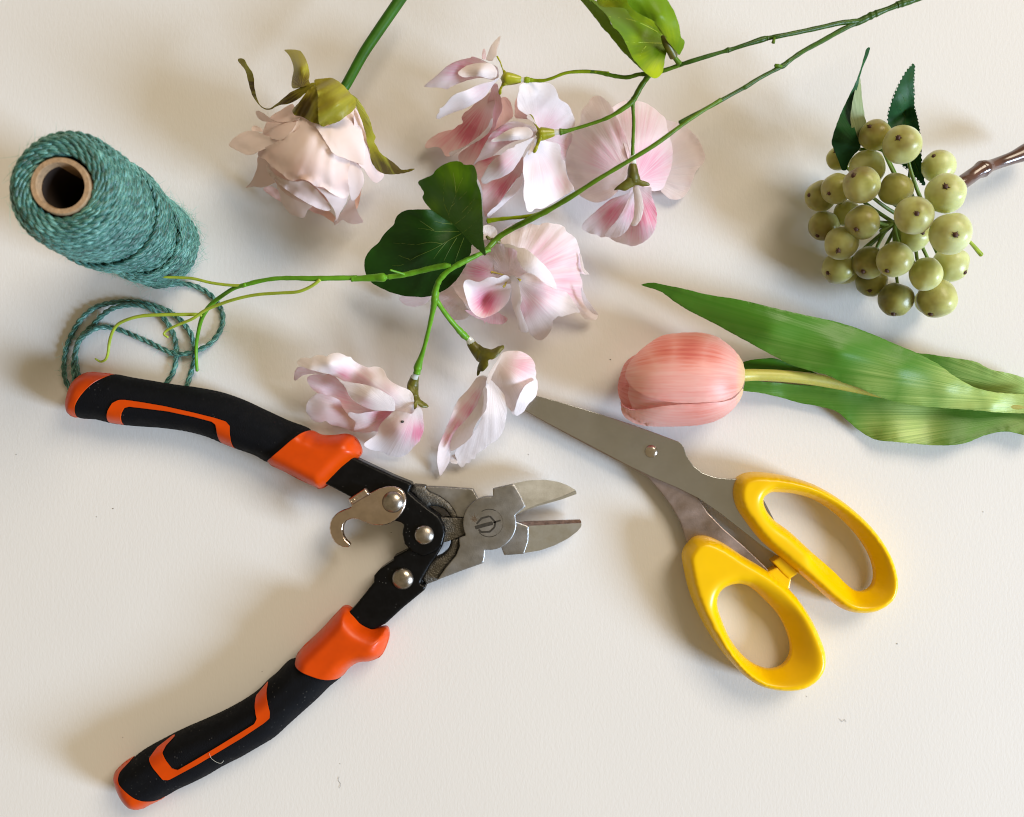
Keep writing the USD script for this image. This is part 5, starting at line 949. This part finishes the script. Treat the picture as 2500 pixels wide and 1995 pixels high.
# blossom 3: the faint one behind the long branch -----------------------------
g = group(fs, 'blossom', 'blossom hanging behind the long diagonal branch, its lip deep pink')
fl(g, PK, 'r3', [(1000, 260), (1130, 320), (1220, 345), (1290, 372), (1360, 410), (1420, 460), (1465, 510), (1500, 570), (1530, 640), (1552, 700), (1545, 760), (1520, 800), (1470, 850), (1440, 900), (1420, 960), (1400, 1020), (1370, 1090), (1330, 1140), (1290, 1170), (1250, 1182), (1200, 1178), (1160, 1165), (1060, 1060), (1000, 700)], [(1000, 300, 6), (1290, 372, 5), (1552, 700, 3), (1250, 1182, 3), (1060, 1060, 4)], base=(860, 900), wr=0.5, blush0=0.05)
fl(g, PK, 'r3', [(540, 220), (565, 175), (640, 130), (700, 112), (780, 112), (860, 125), (920, 145), (960, 172), (1010, 205), (1060, 250), (1100, 280), (1130, 330), (1140, 400), (1165, 500), (1195, 600), (1200, 700), (1190, 800), (1165, 900), (1130, 980), (1110, 1040), (1060, 1080), (980, 1085), (880, 1030), (780, 900), (680, 600), (600, 380)], [(560, 200, 14), (860, 125, 10), (1130, 330, 9), (1195, 700, 7), (1080, 1070, 7), (800, 900, 18), (900, 550, 19)], base=(790, 1000), blush=[(960, 800, 250, 0.65), (850, 400, 240, 0.3), (720, 300, 150, 0.3)], blush0=0.1, wr=1.0, wfreq=11)
fl(g, PK, 'r3', [(300, 130), (315, 95), (350, 68), (400, 60), (445, 78), (480, 108), (520, 145), (550, 185), (575, 240), (620, 340), (700, 520), (740, 680), (730, 860), (660, 1020), (580, 1120), (500, 1180), (430, 1205), (370, 1212), (300, 1190), (240, 1160), (180, 1120), (130, 1050), (95, 990), (70, 920), (52, 840), (50, 740), (62, 680), (85, 610), (118, 550), (120, 490), (135, 440), (165, 400), (205, 360), (208, 290), (230, 210)], [(300, 100, 12), (60, 760, 12), (200, 1130, 9), (370, 1210, 12), (720, 700, 21), (560, 200, 17), (400, 600, 21)], base=(770, 980), blush=[(480, 700, 220, 0.4), (620, 480, 170, 0.35)], blush0=0.05, wr=1.0, wfreq=11)
fl(g, PK, 'r3', [(790, 1020), (840, 1030), (900, 1050), (965, 1042), (970, 1120), (1000, 1210), (1025, 1290), (1030, 1370), (1022, 1450), (1005, 1510), (960, 1580), (900, 1630), (840, 1660), (775, 1682), (700, 1665), (640, 1648), (560, 1620), (500, 1580), (430, 1585), (380, 1555), (320, 1548), (255, 1518), (220, 1490), (235, 1440), (280, 1390), (350, 1325), (430, 1255), (500, 1200), (560, 1165), (640, 1140), (720, 1110)], [(790, 1020, 30), (1025, 1300, 25), (775, 1680, 12), (230, 1490, 8), (560, 1170, 24), (850, 1450, 24), (550, 1350, 16)], base=(810, 1010), blush=[(940, 1330, 190, 1.0), (560, 1330, 170, 0.85), (840, 1500, 150, 0.5)], wr=0.6)
fl(g, PK, 'r3', [(470, 1570), (490, 1530), (540, 1470), (600, 1400), (640, 1340), (690, 1250), (730, 1170), (780, 1080), (800, 1070), (810, 1200), (790, 1340), (750, 1440), (690, 1530), (620, 1580), (540, 1585)], [(480, 1565, 14), (640, 1340, 28), (790, 1080, 32), (690, 1530, 20), (760, 1400, 24)], base=(800, 1040), blush=[(760, 1330, 120, 0.5)], wr=0.3, ruf=0.2)
fl(g, PK, 'r3', [(775, 1040), (795, 1018), (825, 1030), (850, 1080), (872, 1150), (888, 1240), (885, 1310), (865, 1380), (835, 1430), (795, 1465), (760, 1465), (752, 1445), (772, 1390), (785, 1300), (788, 1200), (780, 1110)], [(795, 1020, 33), (885, 1280, 32), (770, 1460, 29)], base=(800, 1010), wr=0.1, ruf=0.1, bulge=0.8)
tube(g, 'calyx_socket', 'clear_glue', 'r3', [(778, 690, 34, 28), (774, 750, 34, 36), (772, 810, 34, 38)])
cal(g, 'calyx_olive', 'r3', [(568, 1078), (600, 1040), (640, 1005), (690, 970), (720, 940), (840, 940), (855, 968), (900, 980), (940, 1000), (958, 1022), (920, 1032), (860, 1032), (800, 1022), (760, 1045), (700, 1078), (660, 1080), (640, 1070)], [(570, 1075, 33), (780, 960, 34), (955, 1020, 33)], [[(772, 800, 34, 40), (772, 850, 34, 54), (775, 910, 34, 62), (780, 970, 33, 74), (782, 1010, 33, 60)]])
# blossom 4: open blossom beside the dark leaf --------------------------------
g = group(fs, 'blossom', 'open blossom beside the dark leaf with a deep pink cup')
fl(g, PK, 'r4', [(880, 100), (930, 80), (980, 90), (1020, 125), (1030, 180), (1000, 230), (950, 250), (890, 240)], [(950, 150, 22)], base=(960, 300))
fl(g, PK, 'r4', [(20, 850), (60, 815), (200, 800), (330, 815), (330, 855), (290, 895), (230, 918), (160, 926), (100, 915), (50, 890)], [(20, 850, 7), (330, 830, 11), (160, 926, 5)], base=(400, 800), blush0=0.1)
fl(g, PK, 'r4', [(380, 790), (450, 740), (540, 700), (620, 800), (700, 900), (760, 1000), (720, 1040), (680, 1060), (630, 1065), (560, 1055), (510, 1010), (465, 940), (430, 860)], [(400, 790, 15), (760, 1000, 14), (630, 1065, 5), (560, 850, 14)], base=(850, 650), blush=[(520, 850, 130, 0.15)], bulge=0.6)
fl(g, BL, 'r4', [(700, 960), (880, 1000), (960, 1010), (1030, 985), (1080, 1010), (1140, 1050), (1120, 1085), (1080, 1108), (1010, 1105), (950, 1100), (910, 1075), (905, 1120), (890, 1070), (820, 1045)], [(700, 960, 16), (1140, 1050, 8), (905, 1110, 8)], base=(1000, 800), blush0=0.35)
fl(g, PK, 'r4', [(680, 540), (720, 490), (800, 440), (880, 390), (960, 400), (1030, 480), (1060, 580), (1000, 680), (880, 760), (780, 860), (750, 960), (690, 900), (620, 830), (570, 760), (535, 710), (600, 640)], [(540, 710, 16), (880, 390, 24), (1040, 560, 22), (750, 960, 16), (800, 640, 19)], base=(1120, 620), blush=[(840, 560, 130, 0.75)], blush0=0.03)
fl(g, PK, 'r4', [(870, 290), (890, 240), (930, 232), (1000, 265), (1060, 278), (1130, 285), (1190, 310), (1240, 370), (1250, 450), (1290, 530), (1350, 580), (1300, 640), (1200, 640), (1100, 620), (1010, 605), (1000, 520), (985, 460), (930, 400), (880, 370)], [(880, 250, 24), (1190, 310, 29), (1350, 580, 25), (1010, 600, 21), (1100, 450, 25)], base=(1150, 620), blush=[(1180, 370, 80, 0.3)], blush0=0.1)
fl(g, PK, 'r4', [(1025, 260), (1035, 220), (1060, 178), (1100, 130), (1150, 90), (1220, 58), (1290, 48), (1340, 60), (1400, 75), (1470, 82), (1500, 65), (1560, 62), (1620, 70), (1680, 78), (1730, 110), (1745, 150), (1790, 180), (1830, 210), (1860, 270), (1880, 340), (1895, 420), (1910, 500), (1935, 560), (1985, 592), (1930, 592), (1885, 585), (1905, 650), (1912, 730), (1930, 800), (1965, 860), (2010, 920), (2070, 1010), (2055, 1055), (2000, 1062), (1940, 1050), (1880, 990), (1800, 920), (1640, 780), (1500, 700), (1380, 600), (1250, 430), (1120, 290)], [(1030, 250, 20), (1290, 50, 15), (1730, 110, 15), (1890, 400, 12), (1985, 592, 10), (2060, 1040, 4), (1880, 990, 8), (1640, 780, 18), (1380, 600, 22), (1150, 300, 24), (1550, 350, 21), (1800, 700, 14)], base=(1180, 640), blush=[(1550, 420, 230, 0.45), (1750, 700, 200, 0.5), (1800, 480, 150, 0.35)], wr=1.2, wfreq=16)
fl(g, PK, 'r4', [(1880, 370), (1900, 400), (1915, 470), (1935, 540), (1985, 592), (1950, 590), (1915, 560), (1895, 500), (1885, 430)], [(1890, 400, 15), (1985, 592, 12)], base=(1880, 370), wr=0, ruf=0)
fl(g, PK, 'r4', [(1902, 720), (1925, 780), (1960, 850), (2010, 920), (2074, 1008), (2030, 1000), (1970, 950), (1920, 880), (1900, 800)], [(1905, 740, 16), (2070, 1008, 8), (1920, 880, 12)], base=(1900, 720), wr=0, ruf=0)
fl(g, PK, 'r4', [(1180, 620), (1250, 620), (1330, 580), (1400, 590), (1500, 670), (1600, 735), (1680, 760), (1750, 780), (1790, 830), (1830, 890), (1885, 985), (1840, 985), (1790, 1000), (1740, 1015), (1690, 1030), (1660, 1020), (1640, 1045), (1605, 1070), (1602, 1120), (1580, 1180), (1540, 1235), (1490, 1270), (1440, 1265), (1390, 1230), (1350, 1180), (1330, 1110), (1310, 1040), (1268, 950), (1275, 850)], [(1200, 630, 25), (1400, 590, 27), (1750, 780, 21), (1885, 985, 20), (1490, 1270, 6), (1280, 900, 22), (1340, 1150, 14), (1500, 900, 25)], base=(1190, 620), blush=[(1320, 930, 110, 0.45), (1480, 830, 150, 0.35), (1560, 760, 130, 0.4)], wr=0.6)
fl(g, PK, 'r4', [(1150, 625), (1190, 600), (1240, 640), (1262, 720), (1275, 800), (1285, 870), (1268, 930), (1290, 1000), (1320, 1080), (1350, 1185), (1310, 1190), (1270, 1175), (1240, 1110), (1222, 1010), (1190, 920), (1180, 840), (1178, 740)], [(1170, 620, 27), (1270, 800, 30), (1340, 1180, 16), (1200, 920, 25), (1250, 1120, 17)], base=(1170, 610), wr=0.2, ruf=0.2, bulge=0.6)
fl(g, PK, 'r4', [(1100, 305), (1115, 282), (1150, 280), (1190, 290), (1240, 312), (1310, 325), (1370, 360), (1430, 410), (1490, 470), (1550, 530), (1590, 590), (1625, 660), (1645, 752), (1620, 742), (1560, 710), (1500, 668), (1440, 610), (1390, 585), (1335, 565), (1290, 520), (1255, 460), (1235, 400), (1238, 365), (1210, 330), (1170, 318)], [(1110, 300, 31), (1310, 325, 34.5), (1550, 530, 33), (1645, 752, 29), (1390, 590, 35), (1240, 400, 34.5), (1420, 500, 36.5)], base=(1330, 600), wr=0.3, ruf=0.3, bulge=0.5)
fl(g, PK, 'r4', [(682, 690), (695, 660), (725, 645), (765, 652), (810, 668), (850, 670), (890, 650), (930, 628), (980, 618), (1040, 630), (1100, 598), (1150, 615), (1172, 680), (1172, 760), (1155, 840), (1120, 900), (1070, 950), (1030, 985), (980, 1008), (930, 1030), (880, 1040), (830, 1025), (780, 990), (745, 940), (725, 880), (705, 820), (688, 760)], [(690, 670, 30), (930, 628, 34), (1150, 615, 29), (1165, 780, 25), (1030, 985, 22), (870, 1035, 25), (730, 880, 29), (890, 880, 17), (960, 780, 19)], base=(1130, 620), blush=[(905, 880, 115, 1.15), (930, 940, 80, 1.2), (870, 820, 90, 0.6)], wr=0.4, ruf=0.3)
for x, y in ((980, 570), (1105, 715), (1270, 650)):
    tube(g, 'stamen', 'stamen_olive', 'r4', [(1150, 620, 24, 7), ((x + 1150) / 2, (y + 610) / 2, 27, 7), (x, y, 28, 12), (x - 12, y + 2, 28, 15)], sides=8)
cal(g, 'calyx_olive', 'r4', None, None, [[(920, 200, 26, 14), (960, 235, 25, 22), (1010, 245, 25, 34), (1045, 255, 24, 36)]])
# blossom 5: lower left ---------------------------------------------------------
g = group(fs, 'blossom', 'ruffled blossom above the orange collar of the shears')
fl(g, PK, 'r7', [(250, 440), (330, 400), (430, 390), (560, 390), (660, 430), (740, 500), (820, 600), (880, 720), (960, 800), (1100, 880), (1300, 930), (1540, 930), (1460, 1050), (1360, 1110), (1200, 1060), (1040, 1000), (860, 990), (740, 880), (600, 750), (450, 690), (390, 665), (330, 620), (280, 560), (250, 500)], [(260, 460, 16), (560, 400, 19), (880, 720, 11), (1300, 930, 12), (1360, 1110, 9), (740, 880, 9), (420, 670, 13), (620, 620, 10)], base=(1560, 960), blush=[(1450, 1010, 160, 1.0), (800, 760, 220, 0.45)], blush0=0.25)
fl(g, PK, 'r7', [(225, 930), (228, 880), (250, 815), (290, 760), (340, 715), (400, 682), (470, 690), (550, 710), (650, 740), (740, 790), (780, 900), (870, 1010), (960, 1080), (985, 1110), (960, 1180), (945, 1245), (890, 1235), (830, 1210), (770, 1190), (690, 1165), (640, 1160), (590, 1145), (540, 1105), (515, 1092), (470, 1110), (420, 1113), (360, 1095), (310, 1060), (270, 1010), (240, 970)], [(225, 920, 9), (400, 682, 17), (740, 800, 15), (980, 1100, 11), (945, 1240, 5), (640, 1160, 5), (420, 1110, 5), (520, 900, 14)], base=(1100, 950), blush=[(740, 880, 150, 0.3), (560, 740, 120, 0.2)], wr=0.9, wfreq=7)
fl(g, PK, 'r7', [(850, 985), (870, 968), (910, 965), (980, 985), (1050, 982), (1110, 970), (1180, 958), (1300, 945), (1535, 940), (1440, 1055), (1360, 1115), (1330, 1180), (1300, 1250), (1240, 1245), (1180, 1260), (1100, 1268), (1010, 1258), (945, 1245), (955, 1190), (975, 1120), (930, 1070), (880, 1025)], [(850, 985, 18), (1200, 958, 17), (1535, 940, 16), (1100, 1268, 5), (945, 1245, 6), (1330, 1200, 9), (1080, 1090, 15)], base=(1540, 950), blush=[(1400, 1010, 190, 0.9), (1150, 1140, 70, 0.2)], wr=0.6)
fl(g, PK, 'r7', [(1100, 1455), (1105, 1430), (1160, 1385), (1240, 1330), (1300, 1270), (1320, 1190), (1365, 1115), (1450, 1030), (1560, 945), (1700, 960), (1820, 985), (1880, 900), (1930, 890), (1965, 930), (1985, 1000), (1985, 1080), (1998, 1170), (1990, 1250), (1955, 1330), (1930, 1400), (1880, 1440), (1800, 1530), (1760, 1580), (1690, 1615), (1610, 1636), (1530, 1622), (1450, 1600), (1390, 1570), (1340, 1548), (1260, 1540), (1190, 1520), (1130, 1490)], [(1105, 1450, 11), (1320, 1200, 13), (1560, 945, 20), (1900, 900, 22), (1998, 1200, 15), (1620, 1630, 3), (1340, 1550, 5), (1600, 1250, 19), (1850, 1480, 8)], base=(1880, 880), blush=[(1930, 1270, 170, 1.0), (1800, 1250, 190, 0.5), (1600, 1180, 170, 0.2)], wr=0.5)
fl(g, PK, 'r7', [(48, 480), (50, 420), (60, 350), (110, 280), (200, 290), (330, 330), (450, 365), (530, 392), (470, 402), (400, 385), (330, 385), (250, 393), (190, 405), (130, 440), (80, 484)], [(60, 470, 12), (110, 280, 19), (500, 395, 22)], base=(700, 450), blush0=0.2, wr=0.3)
fl(g, PK, 'r7', [(93, 220), (110, 185), (150, 158), (200, 146), (260, 146), (310, 155), (345, 125), (390, 106), (440, 103), (490, 110), (535, 128), (570, 105), (620, 82), (680, 72), (740, 78), (800, 105), (850, 130), (900, 132), (930, 170), (970, 205), (1030, 240), (1090, 265), (1150, 292), (1200, 290), (1250, 278), (1310, 280), (1345, 288), (1385, 320), (1415, 370), (1440, 430), (1480, 480), (1530, 515), (1600, 555), (1680, 590), (1750, 615), (1800, 650), (1838, 710), (1850, 790), (1852, 900), (1845, 990), (1800, 985), (1700, 962), (1540, 945), (1400, 900), (1150, 750), (950, 600), (800, 500), (720, 450), (640, 420), (560, 385), (460, 365), (380, 345), (300, 325), (220, 300), (140, 265)], [(95, 220, 22), (440, 103, 24), (680, 72, 22), (1090, 265, 17), (1345, 288, 15), (1850, 850, 19), (1540, 945, 17), (950, 600, 13), (560, 385, 22), (300, 325, 25), (1200, 480, 21), (600, 250, 28), (1500, 700, 22)], base=(1830, 930), blush=[(800, 430, 150, 0.55), (1050, 480, 180, 0.3), (1450, 650, 160, 0.2)], wr=0.9, wfreq=14)
fl(g, PK, 'r7', [(715, 488), (760, 495), (830, 500), (900, 512), (980, 526), (1060, 540), (1120, 550), (1190, 570), (1260, 594), (1330, 622), (1390, 655), (1450, 692), (1510, 728), (1545, 770), (1562, 830), (1558, 935), (1460, 942), (1350, 940), (1250, 930), (1150, 900), (1050, 850), (960, 790), (890, 720), (850, 650), (810, 580), (770, 530)], [(715, 488, 24), (1120, 550, 25.5), (1545, 770, 24), (1558, 930, 21), (1150, 900, 22), (890, 720, 22.5), (1150, 730, 26)], base=(1560, 940), wr=0.5, ruf=0.3, bulge=0.6, blush=[(1100, 870, 120, 0.3)])
tube(g, 'speck', 'speck_dark', 'r7', [(1655, 1105, 20.5, 18), (1675, 1102, 20.5, 22), (1697, 1100, 20.5, 15)], sides=8)
tube(g, 'calyx_socket', 'clear_glue', 'r7', [(1900, 370, 18, 40), (1870, 410, 17.5, 50), (1855, 450, 17, 58)])
cal(g, 'calyx_olive', 'r7', [(1760, 620), (1760, 560), (1800, 500), (1900, 520), (1908, 640), (1915, 720), (1950, 780), (2020, 830), (2068, 880), (2040, 892), (1980, 892), (1920, 862), (1885, 830), (1890, 880), (1870, 915), (1850, 915), (1848, 820), (1830, 720), (1790, 660)], [(1780, 560, 16), (2060, 885, 17), (1860, 910, 21)], [[(1862, 430, 17, 62), (1850, 480, 16, 72), (1830, 570, 15, 88), (1835, 660, 16, 72), (1860, 740, 18, 44)]])
# blossom 6: over the tip of the scissors -----------------------------------------
g = group(fs, 'blossom', 'nearly closed blossom over the tip of the scissors')
fl(g, PK, 'r8', [(320, 1480), (350, 1440), (385, 1440), (405, 1545), (370, 1545), (330, 1535)], [(360, 1480, 5)], wr=0)
fl(g, PK, 'r8', [(740, 580), (780, 520), (850, 400), (900, 300), (960, 268), (1030, 264), (1110, 266), (1170, 290), (1225, 325), (1262, 370), (1285, 420), (1282, 460), (1298, 510), (1290, 560), (1308, 620), (1310, 700), (1295, 770), (1260, 820), (1215, 860), (1185, 895), (1165, 940), (1130, 970), (1080, 1000), (1040, 985), (1005, 940), (960, 880), (925, 770), (840, 660), (780, 620)], [(740, 580, 22), (960, 268, 22), (1260, 370, 20), (1310, 680, 18), (1080, 1000, 15), (925, 800, 20), (1050, 600, 27), (1180, 480, 24)], base=(860, 360), blush=[(1150, 430, 150, 0.5), (1000, 480, 120, 0.15)], wr=0.6)
fl(g, PK, 'r8', [(1302, 590), (1312, 680), (1298, 760), (1262, 820), (1210, 865), (1185, 900), (1160, 945), (1110, 985), (1070, 1000), (1048, 960), (1060, 900), (1090, 810), (1130, 720), (1180, 650), (1250, 610)], [(1300, 600, 22), (1070, 1000, 18), (1090, 820, 27), (1260, 810, 20), (1180, 650, 27)], base=(1200, 560), wr=0.2, ruf=0.2)
fl(g, PK, 'r8', [(208, 1684), (190, 1620), (178, 1560), (172, 1480), (178, 1420), (190, 1350), (215, 1280), (245, 1210), (280, 1130), (315, 1050), (340, 980), (365, 910), (400, 840), (440, 785), (500, 725), (560, 655), (620, 575), (680, 545), (740, 560), (740, 640), (690, 760), (620, 890), (540, 1000), (440, 1110), (375, 1190), (340, 1290), (325, 1400), (320, 1480), (295, 1560), (250, 1630)], [(208, 1684, 2), (172, 1480, 7), (340, 980, 16), (620, 575, 24), (740, 620, 25), (540, 1000, 14), (330, 1350, 7), (420, 1000, 15)], base=(740, 560), blush=[(540, 950, 110, 0.7), (400, 1110, 100, 0.65), (300, 1250, 90, 0.6), (620, 790, 90, 0.4)], blush0=0.05, wr=0.3)
fl(g, PK, 'r8', [(720, 680), (745, 580), (790, 600), (840, 650), (890, 705), (935, 770), (950, 840), (948, 880), (962, 920), (960, 1000), (945, 1090), (920, 1170), (880, 1240), (830, 1290), (770, 1320), (720, 1370), (660, 1405), (620, 1440), (600, 1488), (560, 1490), (545, 1535), (500, 1535), (480, 1570), (450, 1586), (420, 1555), (395, 1500), (375, 1430), (400, 1360), (560, 1220), (680, 1020)], [(740, 590, 26), (950, 850, 22), (945, 1090, 17), (720, 1370, 9), (450, 1586, 3), (380, 1430, 7), (560, 1220, 15), (690, 900, 24), (800, 1000, 22)], base=(790, 560), wr=0.7, wfreq=12, ruf=0.5)
fl(g, PK, 'r8', [(715, 670), (735, 690), (742, 760), (740, 840), (728, 920), (690, 990), (630, 1070), (590, 1150), (572, 1220), (520, 1280), (460, 1330), (390, 1375), (330, 1400), (320, 1340), (345, 1240), (400, 1150), (480, 1070), (560, 970), (620, 880), (670, 770)], [(715, 670, 27), (735, 850, 26.5), (572, 1220, 18), (330, 1390, 9), (345, 1240, 10), (480, 1070, 15), (620, 880, 20)], base=(740, 620), wr=0.35, ruf=0.15)
fl(g, PK, 'r8', [(735, 640), (745, 560), (790, 470), (850, 380), (915, 295), (890, 360), (860, 420), (830, 480), (800, 540), (780, 600), (760, 640)], [(740, 600, 28), (910, 300, 27)], base=(740, 640), wr=0.1, ruf=0)
tube(g, 'calyx_socket', 'clear_glue', 'r8', [(520, 115, 21, 34), (545, 150, 20.5, 46), (565, 185, 20, 52)])
cal(g, 'calyx_olive', 'r8', [(600, 290), (640, 190), (700, 225), (740, 240), (785, 250), (830, 235), (880, 212), (930, 203), (935, 230), (905, 262), (880, 300), (845, 335), (800, 360), (755, 368), (752, 430), (725, 465), (690, 500), (668, 490), (650, 530), (632, 552), (630, 500), (640, 440), (655, 390)], [(620, 250, 20), (930, 205, 24), (635, 545, 22), (740, 330, 25)], [[(550, 165, 20, 50), (590, 220, 20, 60), (640, 275, 20, 74), (690, 320, 21, 88), (720, 350, 22, 70)]])

# ---------------------------------------------------------------- dust and fibres on the table
sp_ = []
lr2 = np.random.default_rng(5)
for x, y, w in [(870, 970, 3), (2190, 1572, 3), (2230, 540, 2), (1490, 878, 3), (830, 1865, 2), (236, 1262, 2), (276, 1242, 3), (1969, 1700, 2), (40, 1110, 2), (2400, 1250, 2), (955, 1300, 2.4), (1290, 1110, 2), (640, 1640, 2), (300, 1800, 2)]:
    c = W(x, y, 0.0); s = trimesh.creation.icosphere(1, w / PPM * 0.4); s.apply_scale([1.5, 0.8, 0.5]); s.apply_translation([c[0], c[1], 0.0001])
    sp_.append((np.array(s.vertices), np.array(s.faces)))
dust = thing('table_dust', 'tiny dark specks and fibres scattered on the white table', 'dust', (0, 0, 0))
tag(stage.GetPrimAtPath(dust.path), kind='stuff')
obj(dust, 'speck', join(sp_), 'speck_dark', True)
fib = [[(2050, 1755), (2056, 1762), (2062, 1757), (2066, 1763)], [(828, 1925), (832, 1915), (826, 1905), (828, 1897)]]
obj(dust, 'fibre', join([tube_mesh(W(a[:, 0], a[:, 1], 0.0002), 0.00004, 5) for a in (spline(np.array(q, float), 6, closed=False) for q in fib)]), 'speck_dark', True)
c_, r_ = path('p2', [(735, 1295, 18.2, 2), (750, 1330, 18.6, 2), (775, 1350, 18.6, 2), (800, 1362, 18.4, 2), (825, 1360, 18.2, 2), (833, 1345, 18.0, 1.5)])
lint = thing('lint_fibre', 'fine pale fibre clinging to the lower handle of the shears', 'fibre', c_[0])
obj(lint, 'strand', tube_mesh(c_, 0.00008, 5), 'clear_glue', True)
